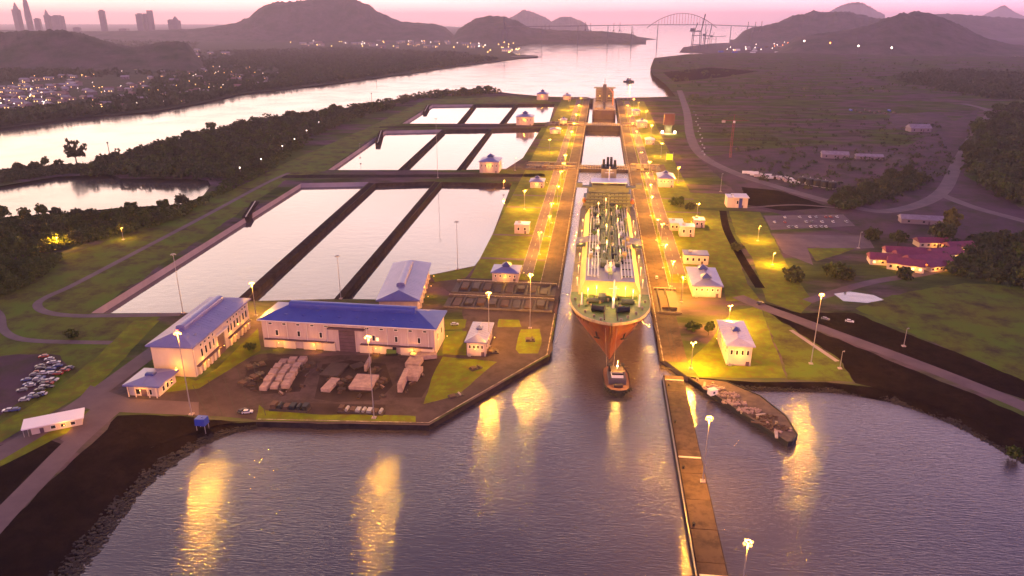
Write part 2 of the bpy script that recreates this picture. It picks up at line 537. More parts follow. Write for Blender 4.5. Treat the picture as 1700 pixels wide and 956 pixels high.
# dark divider walls between the basins, with a kerb on each edge
for (a, b, w_) in (((398, 500), (617, 304), 6.0), ((561, 497), (727, 302), 5.0), ((664, 283), (736, 216), 5.5), ((761, 283), (814, 215), 5.0), ((762, 206), (788, 174), 5.5), ((832, 206), (857, 174), 5.0)):
    A_, B_ = P(*a), P(*b)
    ribbon('divider_top', [A_, A_.lerp(B_, .5), B_], w_, M_black, 0.08, world=True)
for (a, b, w_) in (((470, 293), (905, 291), 16.0), ((630, 211), (905, 208), 14.0)):
    A_, B_ = P(*a), P(*b)
    ribbon('embankment_top', [A_, A_.lerp(B_, .5), B_], w_, M_black, 0.07, world=True)

# --- left bank beyond the channel and its far shore, z = -9
ZF = -9.5
lb = [(-900, 250), (0, 213), (60, 205), (130, 195), (245, 186), (330, 172), (400, 156), (480, 147), (560, 138), (630, 128), (700, 119), (760, 109), (830, 101), (862, 97),
      (893, 95), (893, 92), (858, 91), (850, 86), (858, 76), (900, 71), (1010, 69), (1090, 65), (1040, 58), (900, 50), (700, 42), (300, 40), (-900, 40)]
slab('ground_far_bank', lb, ZF, -14, M_wood)
wall_line('far_shore', W2(lb[:18], ZF), -13, ZF, M_dark)
slab('port_ground', [(1128, 86), (1135, 78), (1180, 72), (1330, 66), (1500, 58), (2400, 56), (2400, 92), (1340, 89), (1200, 89)], ZF, -14, M_dirt)
wall_line('far_quay', W2([(1128, 86), (1135, 78), (1180, 72)], ZF), -13, ZF, M_dark)
wall_line('shore_wall', W2(far_r), -13, 0, M_dark)

# --- surfaces on the lock island
yA, yB = P(922, 545).y, Y_END
def band(name, x0, x1, y0, y1, m, z=0.06):
    return flat(name, [(x0, y0), (x1, y0), (x1, y1), (x0, y1)], m, z)
sheet('yard_paving', [(165, 655), (222, 610), (300, 640), (330, 628), (430, 588), (735, 590), (770, 560), (770, 500), (720, 470), (800, 455), (880, 470), (932, 480), (924, 522), (913, 588), (712, 704), (430, 699), (330, 692), (190, 682)], M_yard, 0.05)
band('lock_apron', LW - 13, LW, P(930, 480).y, yB, M_apron, 0.10)
band('lock_apron_right', RW, RW + 13, P(1108, 600).y, yB, M_apron, 0.10)
band('service_road', -47, -39.2, P(880, 455).y, yB - 20, M_road, 0.11)
band('service_road_right', 51.5, 61.5, P(1120, 455).y, yB - 60, M_road, 0.11)
band('lawn', -79, -32.2, P(870, 465).y, yB - 10, M_lawn, 0.07)
band('lawn_right', 48.8, 92, P(1140, 470).y, yB - 60, M_lawn, 0.07)
for yy, w in ((Y_H2, 26), (Y_H3, 24), (Y_H4, 22)):
    band('lock_head_paving', -84, LW, yy - w, yy + w, M_apron, 0.13)
    band('lock_head_paving', RW, 78, yy - w, yy + w, M_apron, 0.13)
for py in (432, 392, 345, 325, 232, 245):
    yy = P(900, py).y
    band('path', -79, -32.2, yy - 2, yy + 2, M_road, 0.12)
for py in (330, 352, 300, 240):
    yy = P(1120, py).y
    band('path', 48.8, 92, yy - 2, yy + 2, M_road, 0.12)
# painted lines, rails and slab joints along the lock
def bars(name, rects, m, z):
    mb = MB()
    for x0, x1, y0, y1 in rects: mb.quad((x0, y0, z), (x1, y0, z), (x1, y1, z), (x0, y1, z))
    return struct(name, mb, m)
yj = P(930, 480).y
bars('edge_marking', [(LW - 1.6, LW - 1.1, yj, yB), (RW + 1.1, RW + 1.6, P(1108, 600).y, yB)], M_mark, 0.145)
bars('rail_marking', [(LW - 6.2, LW - 5.9, yj, yB), (LW - 8.4, LW - 8.1, yj, yB), (RW + 5.9, RW + 6.2, P(1108, 600).y, yB), (RW + 8.1, RW + 8.4, P(1108, 600).y, yB)], M_joint, 0.145)
bars('slab_joint', [(LW - 13, LW - .2, yj + k * 18, yj + k * 18 + .35) for k in range(55)] + [(RW + .2, RW + 13, yj - 140 + k * 18, yj - 140 + k * 18 + .35) for k in range(62)], M_joint, 0.15)
bars('lane_marking', [(-43.3, -42.9, yj + 20 + k * 14, yj + 26 + k * 14) for k in range(60)] + [(56.3, 56.7, yj + 20 + k * 14, yj + 26 + k * 14) for k in range(60)], M_mark, 0.15)
bars('kerb_line', [(-39.2, -38.8, yj + 25, yB - 30), (-47.4, -47.0, yj + 25, yB - 30), (61.5, 61.9, yj + 30, yB - 80), (51.1, 51.5, yj + 30, yB - 80), (LW - 13.4, LW - 13, yj, yB - 20), (RW + 13, RW + 13.4, yj, yB - 60)], M_mark, 0.155)
def q_line(a, b, w_, m, z=0.16): ribbon('yard_marking', [P(*a), P(*a).lerp(P(*b), .5), P(*b)], w_, m, z, world=True)
q_line((428, 696), (712, 702), .5, M_mark); q_line((712, 702), (908, 589), .5, M_mark); q_line((908, 589), (921, 520), .5, M_mark)
for k in range(7): q_line((735 + k * 26, 668 - k * 13), (752 + k * 24, 680 - k * 13.5), .3, M_joint)
for k in range(5): q_line((320 + k * 25, 640 - k * 9), (345 + k * 24, 690), .3, M_joint)
sheet('lawn', [(735, 592), (825, 601), (762, 655), (703, 671), (716, 630)], M_lawn, 0.10)
sheet('lawn', [(430, 672), (441, 681), (520, 688), (690, 691), (690, 701), (560, 700), (425, 697)], M_lawn, 0.10)
sheet('lawn', [(865, 547), (896, 546), (899, 570), (893, 587), (862, 587), (856, 580)], M_lawn, 0.10)
sheet('lawn', [(738, 530), (775, 530), (772, 545), (737, 548)], M_lawn, 0.10)
sheet('lawn', [(828, 530), (862, 531), (866, 543), (826, 543)], M_lawn, 0.10)
sheet('lawn', [(715, 457), (788, 442), (772, 462), (722, 468)], M_lawn, 0.10)
sheet('lawn', [(738, 550), (775, 550), (774, 590), (735, 588)], M_lawn, 0.10)
sheet('lawn', [(255, 610), (325, 632), (360, 612), (428, 545), (432, 582), (330, 645), (232, 655)], M_lawn, 0.09)
# left side
sheet('rough_grass', [(-60, 520), (60, 440), (220, 385), (380, 318), (470, 272), (625, 205), (705, 166), (850, 159), (905, 166), (916, 170), (716, 172), (664, 206), (634, 216), (540, 284), (480, 296), (150, 521), (270, 523), (245, 545), (160, 640), (0, 720), (-60, 745)], M_rough, 0.03)
sheet('grass_verge', [(222, 533), (265, 532), (243, 555), (167, 636), (60, 700), (0, 735), (0, 704), (90, 648), (157, 596)], M_lawn, 0.09)
sheet('car_park_paving', [(-60, 600), (30, 588), (100, 590), (112, 606), (60, 650), (0, 690), (-60, 710)], M_dirt, 0.08)
ribbon('loop_road', [(300, 522), (250, 523), (190, 524), (120, 524), (76, 518), (62, 506), (78, 493), (120, 474), (210, 427), (330, 364), (440, 305), (480, 287)], 5.0, M_road, 0.12)
ribbon('lower_road', [(-20, 505), (0, 524), (5, 546), (24, 560), (60, 566), (120, 568), (185, 569)], 4.5, M_road, 0.12)
ribbon('access_road', [(262, 578), (205, 620), (150, 660), (95, 697), (40, 730), (-30, 770)], 9.5, M_road, 0.13)
ribbon('shore_road', [(196, 672), (165, 698), (120, 738), (60, 800), (0, 862), (-60, 930)], 9.0, M_road, 0.12)
sheet('road_junction', [(150, 640), (215, 662), (330, 668), (330, 690), (190, 684), (120, 740), (100, 730), (150, 680), (122, 672)], M_road, 0.14)
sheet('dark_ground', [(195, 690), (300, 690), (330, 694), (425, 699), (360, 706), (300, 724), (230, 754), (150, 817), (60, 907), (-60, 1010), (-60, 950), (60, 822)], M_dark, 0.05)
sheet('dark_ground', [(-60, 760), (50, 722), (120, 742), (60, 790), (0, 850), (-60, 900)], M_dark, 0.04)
sheet('grass_verge', [(127, 690), (150, 680), (160, 690), (120, 715), (60, 745), (0, 775), (0, 760)], M_lawn, 0.10)
# right side
sheet('lawn_right_bank', [(1215, 516), (1262, 508), (1306, 628), (1160, 626), (1142, 600), (1175, 570)], M_lawn, 0.09)
sheet('lawn_right_bank', [(1130, 345), (1195, 350), (1215, 400), (1240, 470), (1262, 500), (1205, 500), (1195, 440), (1150, 400)], M_lawn, 0.08)
sheet('lawn_right_bank', [(1210, 350), (1262, 352), (1312, 450), (1350, 500), (1330, 520), (1272, 500), (1250, 430), (1222, 390)], M_lawn, 0.08)
sheet('lawn_right_bank', [(1100, 300), (1140, 320), (1205, 322), (1210, 345), (1110, 345)], M_lawn, 0.085)
ribbon('ditch', [(1200, 350), (1206, 380), (1222, 412), (1238, 440), (1262, 478)], 6.0, M_dark, 0.11)
ribbon('bank_road', [(1225, 492), (1262, 508), (1330, 533), (1420, 566), (1520, 603), (1620, 642), (1720, 684), (1900, 770)], 9.0, M_road, 0.12)
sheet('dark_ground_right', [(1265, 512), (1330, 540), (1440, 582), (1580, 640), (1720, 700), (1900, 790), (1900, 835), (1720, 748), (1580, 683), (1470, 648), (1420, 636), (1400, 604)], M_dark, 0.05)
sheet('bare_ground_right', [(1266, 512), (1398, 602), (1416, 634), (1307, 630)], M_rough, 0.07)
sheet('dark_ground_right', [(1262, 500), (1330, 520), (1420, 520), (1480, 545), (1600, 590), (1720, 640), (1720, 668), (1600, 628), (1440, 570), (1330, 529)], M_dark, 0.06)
sheet('grass_slope', [(1420, 512), (1480, 490), (1600, 470), (1760, 480), (1900, 540), (1900, 700), (1720, 640), (1600, 590), (1500, 548)], M_rough, 0.07)
ribbon('concrete_edge', [(1313, 548), (1390, 600)], 2.5, M_liner, 0.13)
sheet('dirt_yard', [(1160, 262), (1260, 248), (1380, 240), (1500, 245), (1560, 215), (1625, 180), (1600, 290), (1720, 360), (1720, 400), (1560, 400), (1420, 390), (1240, 340), (1200, 300)], M_dirt, 0.03)
sheet('dark_ground', [(402, 640), (415, 600), (500, 596), (515, 612), (498, 650), (430, 655)], M_yardd, 0.062)
sheet('dark_ground', [(522, 662), (535, 605), (580, 598), (640, 604), (652, 640), (630, 664), (560, 668)], M_yardd, 0.064)
sheet('dark_ground', [(655, 660), (675, 600), (735, 592), (722, 625), (700, 660)], M_yardd, 0.066)
sheet('dark_ground', [(450, 690), (455, 668), (640, 672), (640, 690)], M_yardd, 0.068)
ribbon('haul_road', [(1128, 150), (1140, 185), (1146, 225), (1165, 258), (1215, 285), (1290, 310), (1400, 340), (1480, 350), (1560, 322), (1590, 270), (1622, 215), (1642, 185), (1600, 172)], 13.0, M_road, 0.10)
ribbon('haul_road', [(1560, 322), (1620, 345), (1720, 372)], 11.0, M_road, 0.09)
for pts_, m_ in (([(1480, 190), (1560, 185), (1590, 205), (1540, 222), (1470, 212)], M_dirt),
                 ([(1190, 130), (1300, 140), (1340, 160), (1230, 168), (1170, 155)], M_field), ([(1230, 282), (1330, 288), (1400, 302), (1395, 318), (1290, 306)], M_yard),
                 ([(1370, 255), (1480, 252), (1520, 268), (1450, 280), (1380, 275)], M_yard), ([(1230, 310), (1300, 318), (1380, 345), (1300, 350), (1240, 340)], M_dark), ([(1100, 120), (1180, 112), (1260, 118), (1200, 128), (1120, 136)], M_dark)):
    sheet('field_patch', pts_, m_, 0.05 + 0.003 * len(bpy.data.objects) % 0.03)
ribbon('field_track', [(1215, 285), (1260, 262), (1340, 250), (1460, 244), (1560, 236), (1600, 232)], 4, M_dirt, 0.092)
ribbon('field_track', [(1150, 200), (1230, 190), (1330, 182), (1450, 172), (1560, 172)], 5, M_dirt, 0.093)
ribbon('field_track', [(1240, 345), (1320, 340), (1400, 346)], 4, M_road, 0.094)
sheet('parking_paving', [(1268, 358), (1400, 356), (1420, 375), (1280, 382)], M_road, 0.09)
sheet('parking_paving', [(1282, 388), (1440, 392), (1452, 412), (1400, 414), (1340, 410), (1350, 440), (1300, 420)], M_road, 0.10)
sheet('lawn_right_bank', [(1340, 412), (1420, 412), (1400, 420), (1355, 434)], M_lawn, 0.12)
ribbon('village_road', [(1340, 500), (1440, 470), (1530, 455), (1600, 440)], 7.0, M_road, 0.12)
flat('small_pond_water', W2([(1384, 488), (1410, 484), (1450, 490), (1468, 498), (1440, 503), (1400, 500)]), M_pool, 0.14)
flat('field_water', W2([(1674, 122), (1720, 121), (1720, 127), (1680, 126)]), M_pool, 0.14)

# ================================================================ materials for things
M_roof = mat('blue_metal_roof', (0.075, 0.080, 0.27), 0.34, spec=0.7, col2=(0.115, 0.110, 0.31), nscale=0.12, aniso=(1, 1, 1))
M_roofl = mat('pale_metal_roof', (0.42, 0.36, 0.46), 0.35, spec=0.5, col2=(0.36, 0.31, 0.42), nscale=0.3)
M_cup = mat('roof_vent_blue', (0.025, 0.035, 0.20), 0.4)
M_wallp = mat('plaster_wall', (0.46, 0.34, 0.33), 0.85, col2=(0.35, 0.25, 0.25), nscale=0.25, detail=5, aniso=(1, 1, 0.18))
M_wallc = mat('cream_wall', (0.58, 0.44, 0.34), 0.85, col2=(0.49, 0.37, 0.30), nscale=0.15, detail=5, aniso=(1, 1, 0.4))
M_trim = mat('pale_trim', (0.66, 0.58, 0.55), 0.7)
M_glass = mat('dark_glass', (0.02, 0.018, 0.025), 0.12, spec=0.6)
M_glow = mat('lit_window', (0.8, 0.6, 0.3), 0.5, emit=(1.0, 0.62, 0.2), estr=3.0)
M_door = mat('maroon_door', (0.10, 0.055, 0.075), 0.6, col2=(0.075, 0.04, 0.055), nscale=0.5)
M_steel = mat('galvanised_steel', (0.34, 0.31, 0.31), 0.5, metal=0.5)
M_gate = mat('gate_steel', (0.060, 0.038, 0.032), 0.7, col2=(0.032, 0.02, 0.02), nscale=0.3)
M_gated = mat('gate_steel_dark', (0.035, 0.024, 0.026), 0.7, col2=(0.06, 0.04, 0.038), nscale=0.25)
M_lamp = mat('sodium_lamp', (1, 0.8, 0.4), 0.5, emit=(1.0, 0.52, 0.09), estr=3.2)
M_lampw = mat('white_lamp', (1, 0.95, 0.8), 0.5, emit=(1.0, 0.82, 0.5), estr=12.0)
M_red = mat('red_beacon', (1, 0.1, 0.05), 0.5, emit=(1.0, 0.06, 0.03), estr=14.0)
M_rail = mat('rail_paint', (0.62, 0.50, 0.36), 0.6)
M_conc = mat('pale_concrete', (0.42, 0.33, 0.30), 0.85, col2=(0.32, 0.25, 0.23), nscale=0.3, detail=5)
M_block = mat('precast_block', (0.36, 0.24, 0.22), 0.9, col2=(0.23, 0.155, 0.15), nscale=0.4, detail=5)
M_rust = mat('rusty_steel', (0.10, 0.05, 0.032), 0.8, col2=(0.06, 0.035, 0.03), nscale=0.5)
M_tyre = mat('black_rubber', (0.012, 0.011, 0.012), 0.8)
M_blue = mat('blue_tank_paint', (0.02, 0.05, 0.34), 0.4)
SODIUM = (1.0, 0.42, 0.028)

def add_light(parent, loc, power, col=SODIUM, radius=0.5):
    l = bpy.data.lights.new('lamp_light', 'POINT')
    l.energy = power; l.color = col; l.shadow_soft_size = radius
    o = bpy.data.objects.new('lamp_light', l); COL.objects.link(o)
    o.parent = parent; o.location = loc
    return o

# ================================================================ lock gates
def lock_gate(y, z0, label, group='rolling lock gates'):
    g = thing('lock_gate', label, 'gate', (0, y, 0), 0, group)
    w0, w1 = LW + 0.3, RW - 0.3
    MB().box(w0, w1, -4.0, 4.0, z0, -0.6).build('gate_body', M_gated, g)
    MB().box(w0 - 0.1, w1 + 0.1, -4.6, 4.6, -0.6, 0.1).build('walkway', M_gate, g)
    for k in range(9):
        x = w0 + 3 + k * (w1 - w0 - 6) / 8
        MB().box(x - 0.4, x + 0.4, -4.5, -4.01, z0, -0.65).build('rib', M_gate, g)
    for s in (-4.4, 4.4):
        r = MB()
        for k in range(19):
            x = w0 + k * (w1 - w0) / 18
            r.box(x - 0.08, x + 0.08, s - 0.08, s + 0.08, 0.1, 1.3)
        r.box(w0, w1, s - 0.1, s + 0.1, 1.3, 1.5)
        r.build('handrail', M_rail, g)
    return g
lock_gate(Y_H2 - 7, -14, 'first closed rolling gate right behind the red tanker, upper one of the pair')
lock_gate(Y_H2 + 9, -14, 'second closed rolling gate beyond the tanker, facing the empty middle chamber')
lock_gate(Y_H3 - 6, -14, 'closed rolling gate with tall dark face at the far end of the empty middle chamber')
lock_gate(Y_H3 + 9, -14, 'closed rolling gate just in front of the distant ship in the lower chamber')
lock_gate(Y_H4 + 6, -14, 'farthest closed gate, at the sea end of the locks behind the distant ship')

# gate recesses beside the locks: pits with a housed gate, each with its walkways
def recess(x0, x1, y0, y1, label):
    r = thing('gate_recess', label, 'gate recess', ((x0 + x1) / 2, (y0 + y1) / 2, 0.14), 0, 'gate recesses')
    a, b = (x1 - x0) / 2, (y1 - y0) / 2
    MB().box(-a, a, -b, b, 0.0, 0.06).build('pit_floor', M_gated, r)
    for s in (-1, 1):
        MB().box(-a, a, s * b - 0.45, s * b + 0.45, 0.0, 1.0).build('curb', M_lockwall, r)
    m = max(3, int((x1 - x0) / 7))
    for k in range(m):
        x = -a + (k + 0.5) * 2 * a / m
        MB().box(x - 0.5, x + 0.5, -b + 0.8, b - 0.8, 0.10, 0.9).build('crossbeam', M_gate, r)
    for k in range(m - 1):
        x = -a + (k + 1) * 2 * a / m
        q = MB().box(x - 2.2, x + 2.2, -b * random.uniform(.3, .8), b * random.uniform(.3, .8), 0.08, random.uniform(0.5, 2.2))
        q.build('machinery_box', M_gate if k % 2 else M_rust, r)
    h = MB()
    for k in range(m * 2 + 1):
        x = -a + k * a / m
        h.box(x - 0.06, x + 0.06, b + 0.9, b + 1.02, 0.0, 1.2)
    h.box(-a, a, b + 0.86, b + 1.06, 1.2, 1.4)
    h.build('handrail', M_rail, r)
    return r
recess(-86, -22, P(900, 518).y, P(900, 499).y, 'nearer dark gate recess crossing the left lock side beside the tanker bow')
recess(-86, -22, P(900, 493).y, P(900, 474).y, 'farther dark gate recess crossing the left lock side beside the tanker bow')
recess(38.5, 52, P(1100, 520).y, P(1100, 482).y, 'short dark recess on the right lock side beside the tanker bow')
for yy, who in ((Y_H2, 'behind the red tanker'), (Y_H3, 'at the middle chamber far end'), (Y_H4, 'by the sea end')):
    recess(-80, -23, yy + 4, yy + 20, 'farther gate recess left of the lock, ' + who)
    recess(-80, -23, yy - 18, yy - 2, 'nearer gate recess left of the lock, ' + who)
    recess(39, 72, yy - 18, yy + 18, 'gate recess right of the lock, ' + who)

# ================================================================ approach wall
gw = thing('approach_wall', 'long narrow concrete approach wall running into the lake towards the camera', 'wall', (0, 0, 0))
gx0, gx1, gy0, gy1 = 35.4, 44.8, 60.0, P(1139, 624).y - 0.3
MB().box(gx0, gx1, gy0, gy1, -7, -0.25).build('wall_body', M_black, gw)
nseg = 16
for k in range(nseg):
    a = gy0 + k * (gy1 - gy0) / nseg; b = a + (gy1 - gy0) / nseg - 0.25
    MB().box(gx0 + 0.5, gx1 - 0.3, a, b, -0.25, random.choice((0.02, 0.05, 0.0))).build('deck_slab', M_apron, gw)
MB().box(gx0 - 0.35, gx0 + 0.1, gy0, gy1, -1.0, -0.2).build('fender_rail', M_steel, gw)
MB().box(gx0 - 0.45, gx0 - 0.05, gy0, gy1, -2.4, -1.7).build('fender_rail', M_tyre, gw)
MB().box(gx0 + 0.1, gx0 + 0.45, gy0, gy1, 0.0, 0.5).build('kerb', M_black, gw)
for k in range(9):
    yb = gy0 + 12 + k * 33
    if yb < gy1 - 4:
        MB().lathe([(0.5, 0.02), (0.35, 0.3), (0.35, 0.8), (0.6, 0.95), (0.6, 1.15), (0.0, 1.2)], gx0 + 1.6, yb, 8).build('bollard', M_tyre, gw)
for yb in (P(1180, 957).y, P(1150, 760).y, P(1130, 632).y):
    MB().box(gx0 + 0.6, gx1 - 0.4, yb - 0.35, yb + 0.35, 0.06, 0.35).build('threshold_bar', M_rail, gw)

# ================================================================ lamp masts
def mast(bx, by, ty, label, power, kind='ring', group='lit lamp masts', tx=None, lit=True, h=None, red=False, world=None, name='lamp_mast'):
    p = Vector(world) if world else P(bx, by)
    H = h or max(6.0, ZT(p, ty) - p.z)
    t = thing(name, label, 'lamp', p, 0, group)
    MB().box(-0.9, 0.9, -0.9, 0.9, -0.5, 0.5).build('plinth', M_conc, t)
    MB().tube((0, 0, 0.5), (0, 0, H), 0.25 if H > 18 else 0.17, 0.13 if H > 18 else 0.10, 6).build('pole', M_steel, t)
    n = {'ring': 4, 'twin': 2, 'single': 1}[kind]
    rad = {'ring': 1.15, 'twin': 1.2, 'single': 0.9}[kind]
    arm = MB()
    for k in range(n):
        a = 2 * math.pi * k / n + 0.4
        arm.tube((0, 0, H - 0.2), (rad * math.cos(a), rad * math.sin(a), H + 0.15), 0.12, 0.1, 5)
    if kind == 'ring':
        arm.lathe([(0.9, H), (1.15, H), (1.15, H + 0.25), (0.9, H + 0.25), (0.9, H)], 0, 0, 10)
    arm.build('lamp_arm', M_steel, t)
    s = 0.38 if H > 18 else 0.32
    for k in range(n):
        a = 2 * math.pi * k / n + 0.4
        x, y = rad * math.cos(a), rad * math.sin(a)
        MB().lathe([(0, H - 0.55), (s, H - 0.4), (s * 1.1, H - 0.05), (s * 0.4, H + 0.2), (0, H + 0.22)], x, y, 8).build('lamp_head', M_lamp if lit else M_steel, t)
    if red:
        MB().lathe([(0, H + 0.4), (0.45, H + 0.5), (0.45, H + 1.3), (0, H + 1.5)], 0, 0, 8).build('beacon', M_red, t)
    if lit and power > 0:
        add_light(t, (0, 0, H - 1.2), power * 1000, radius=0.6)
    return t
PW = 88
mast(318, 688, 553, 'tall lamp mast with red beacon in front of the leftmost long building', PW * 1.6, red=True)
mast(304, 520, 422, 'unlit tall lamp mast standing at the near left corner of the basins', 0, lit=False)
mast(425, 524, 470, 'lamp mast in the gap between the two long blue-roofed buildings', PW * 1.6)
mast(566, 496, 425, 'slim tall mast behind the wide blue-roofed building, between two basins', 0, lit=False)
mast(760, 447, 368, 'slim tall mast at the near right corner of the right basin', 0, lit=False)
mast(727, 295, 197, 'slim tall mast on the embankment between first and second basin rows', 0, lit=False)
mast(621, 694, 559, 'tall lamp mast on the quay edge straight in front of the wide hall', PW * 1.1)
mast(812, 575, 486, 'tall lamp mast beside the small gatehouse on the near left quay', PW * 1.5)
mast(880, 545, 456, 'tall lamp mast on the small fenced lawn near the tanker bow', PW * 1.7)
mast(1147, 612, 568, 'short lamp post by the approach wall root on the right bank', PW * 2.2, kind='twin')
mast(1209, 540, 507, 'lamp post behind the white-walled right bank building', PW * 1.9, kind='twin')
mast(1131, 502, 459, 'lamp post beside the blue-roofed house with two cupolas', PW * 1.4, kind='twin')
mast(1346, 604, 489, 'tall lamp mast standing alone on the bare slope of the right bank', PW * 1.4)
mast(1097, 408, 371, 'lamp post left of the pink flat-roofed buildings', PW * 1.2, kind='twin')
mast(97, 412, 394, 'lamp post glowing among the bushes below the pond', PW * 0.8, kind='single')
mast(205, 398, 378, 'small white lamp at the edge of the bushes by the loop road', PW * 0.2, kind='single')
# masts on the approach wall
wy = P(1178, 800).y
mast(0, 0, 0, 'tall lamp mast halfway along the approach wall', PW * 2.0, world=(43.2, wy, 0), h=ZT(Vector((43.2, wy, 0)), 694))
wy = P(1232, 1045).y
mast(0, 0, 0, 'nearest lamp mast, its round lit head at the bottom edge of the picture', PW * 1.0, world=(43.6, wy, 0), h=ZT(Vector((43.6, wy, 0)), 900))
# rows of lamp posts along the lock sides
def rowy(py): return P(960, py).y
rl = [(-35, 372, 'beside the pale square hut'), (-34, 395, 'just before the pale square hut'), (-34, 340, 'halfway to the tanker bridge'), (-62, 350, 'out on the lawn by the basin corner'), (-60, 255, 'out on the lawn past the first lock head'), (-58, 218, 'out on the lawn by the empty chamber'), (-55, 183, 'out on the lawn near the sea end'), (-34, 298, 'just behind the tanker bridge'), (-35, 313, 'level with the tanker bridge'), (-35, 283, 'at the first lock head'), (-35, 240, 'beside the empty chamber, near end'),
      (-35, 224, 'beside the empty chamber, far end'), (-35, 208, 'at the second lock head'), (-35, 190, 'beside the distant ship'), (-35, 177, 'beyond the distant ship'), (-38, 425, 'on the lawn level with the tank deck')]
for x, py, w in rl:
    mast(0, 0, 0, 'lamp post on the left lock side ' + w, PW * (1.5 if py > 250 else 2.3), kind='twin', world=(x, rowy(py), 0), h=17.0, group='lamp posts along the lock', name='lamp_post')
rr = [(42, 395, 'just ahead of the pink blocks'), (42, 355, 'level with the pink blocks'), (44, 312, 'opposite the white kiosk'), (72, 258, 'out on the lawn past the first lock head'), (70, 225, 'out on the lawn by the empty chamber'), (66, 184, 'out on the lawn near the sea end'), (44, 470, 'by the dark recess'), (78, 365, 'out on the lawn behind the pink blocks'), (44, 333, 'level with the tanker bridge'), (50, 292, 'beside the blue-roofed house behind the bridge'), (44, 275, 'at the first lock head'), (46, 237, 'beside the empty chamber, near end'), (44, 222, 'beside the empty chamber, far end'),
      (44, 208, 'at the second lock head'), (44, 190, 'beside the distant ship'), (60, 178, 'beyond the distant ship'), (72, 200, 'on the lawn by the far red tower'), (78, 300, 'by the path corner near the white kiosk'), (42, 440, 'level with the tank deck')]
for x, py, w in rr:
    mast(0, 0, 0, 'lamp post on the right lock side ' + w, PW * (1.5 if py > 250 else 2.3), kind='twin', world=(x + 6, rowy(py), 0), h=17.0, group='lamp posts along the lock', name='lamp_post')
for bx, by, ty, w in ((598, 262, 238, 'between two basins of the second row'), (1425, 412, 385, 'by the asphalt lot of the right bank'), (855, 283, 262, 'at the embankment beside the pump house'), (836, 312, 300, 'at the far corner of the right basin'), (1500, 575, 545, 'by the grassy slope of the right bank'),
                      (1394, 612, 583, 'at the end of the concrete edge'), (1258, 400, 375, 'on the lawn beyond the ditch'), (1282, 440, 420, 'on the lawn near the round bushes'), (1196, 318, 288, 'bent over the road by the white kiosk')):
    mast(bx, by, ty, 'slim lamp post ' + w, PW * 0.25 if bx in (836, 855) else PW * 0.8 if bx in (1258, 1282) else 0, kind='single', lit=bx in (836, 855, 1258, 1282), group='slim lamp posts', name='lamp_post')

# ================================================================ buildings
def window_row(t, face, n, a0, a1, z0, z1, w, L_, D_, pane=None, frame=True):
    """n windows along one face ('f' front -y, 'r' right +x, 'l' left -x)"""
    for k in range(n):
        c = a0 + (k + 0.5) * (a1 - a0) / n
        def bx(u0, u1, d0, d1, za, zb):
            if face == 'f': return MB().box(u0, u1, -D_ / 2 - d1, -D_ / 2 - d0, za, zb)
            if face == 'r': return MB().box(L_ / 2 + d0, L_ / 2 + d1, u0, u1, za, zb)
            return MB().box(-L_ / 2 - d1, -L_ / 2 - d0, u0, u1, za, zb)
        f = bx(c - w / 2 - 0.25, c + w / 2 + 0.25, 0.01, 0.12, z0 - 0.25, z1 + 0.25).build('window', M_trim, t)
        bx(c - w / 2, c + w / 2, 0.121, 0.16, z0, z1).build('pane', pane or M_glass, f)
def hip_roof(t, L_, D_, h, rise, over, m, inset=None, fascia=0.7):
    a, b = L_ / 2 + over, D_ / 2 + over
    ins = (min(a, b) if inset is None else inset)
    mb = MB()
    z0, z1, z2 = h, h + fascia, h + fascia + rise
    mb.box(-a, a, -b, b, z0, z1)
    if a >= b:
        r0, r1 = (-a + ins, 0, z2), (a - ins, 0, z2)
        mb.v += [(-a, -b, z1), (a, -b, z1), (a, b, z1), (-a, b, z1), r0, r1]
        n = len(mb.v) - 6
        mb.f += [(n, n + 1, n + 5, n + 4), (n + 2, n + 3, n + 4, n + 5), (n + 1, n + 2, n + 5), (n + 3, n, n + 4)]
    else:
        r0, r1 = (0, -b + ins, z2), (0, b - ins, z2)
        mb.v += [(-a, -b, z1), (a, -b, z1), (a, b, z1), (-a, b, z1), r0, r1]
        n = len(mb.v) - 6
        mb.f += [(n + 1, n + 2, n + 5, n + 4), (n + 3, n, n + 4, n + 5), (n, n + 1, n + 4), (n + 2, n + 3, n + 5)]
    mb.f = [f for f in mb.f if f != (4, 5, 6, 7)]
    r = mb.build('roof', m, t)
    # standing seams
    s = MB()
    long_x = a >= b
    half, dep = (a, b) if long_x else (b, a)
    k = -half + ins
    while k <= half - ins + 0.01:
        for sg in (-1, 1):
            if long_x: s.tube((k, sg * dep * 0.98, z1 + 0.06), (k, 0, z2 + 0.02), 0.07, n=4, cap=False)
            else: s.tube((sg * dep * 0.98, k, z1 + 0.06), (0, k, z2 + 0.02), 0.07, n=4, cap=False)
        k += 2.4
    s.build('seam', m, r)
    return r, z2
def monitor(r, L_, w, z, rise, along_x, m=None, m2=None):
    """raised ridge vent: low box with a rounded cap"""
    mb = MB(); n = 7
    prof = [(-w / 2, z - rise * 0.9)] + [(-w / 2 * math.cos(math.pi * i / n), z + rise * (0.35 + 0.65 * math.sin(math.pi * i / n))) for i in range(n + 1)] + [(w / 2, z - rise * 0.9)]
    for s in (-L_ / 2, L_ / 2):
        for u, q in prof:
            mb.v.append((s, u, q) if along_x else (-u, s, q))
    k = len(prof)
    for i in range(k - 1):
        mb.f.append((i, k + i, k + i + 1, i + 1))
    mb.f.append(tuple(range(k))); mb.f.append(tuple(reversed(range(k, 2 * k))))
    return mb.build('roof_monitor', m or M_cup, r)
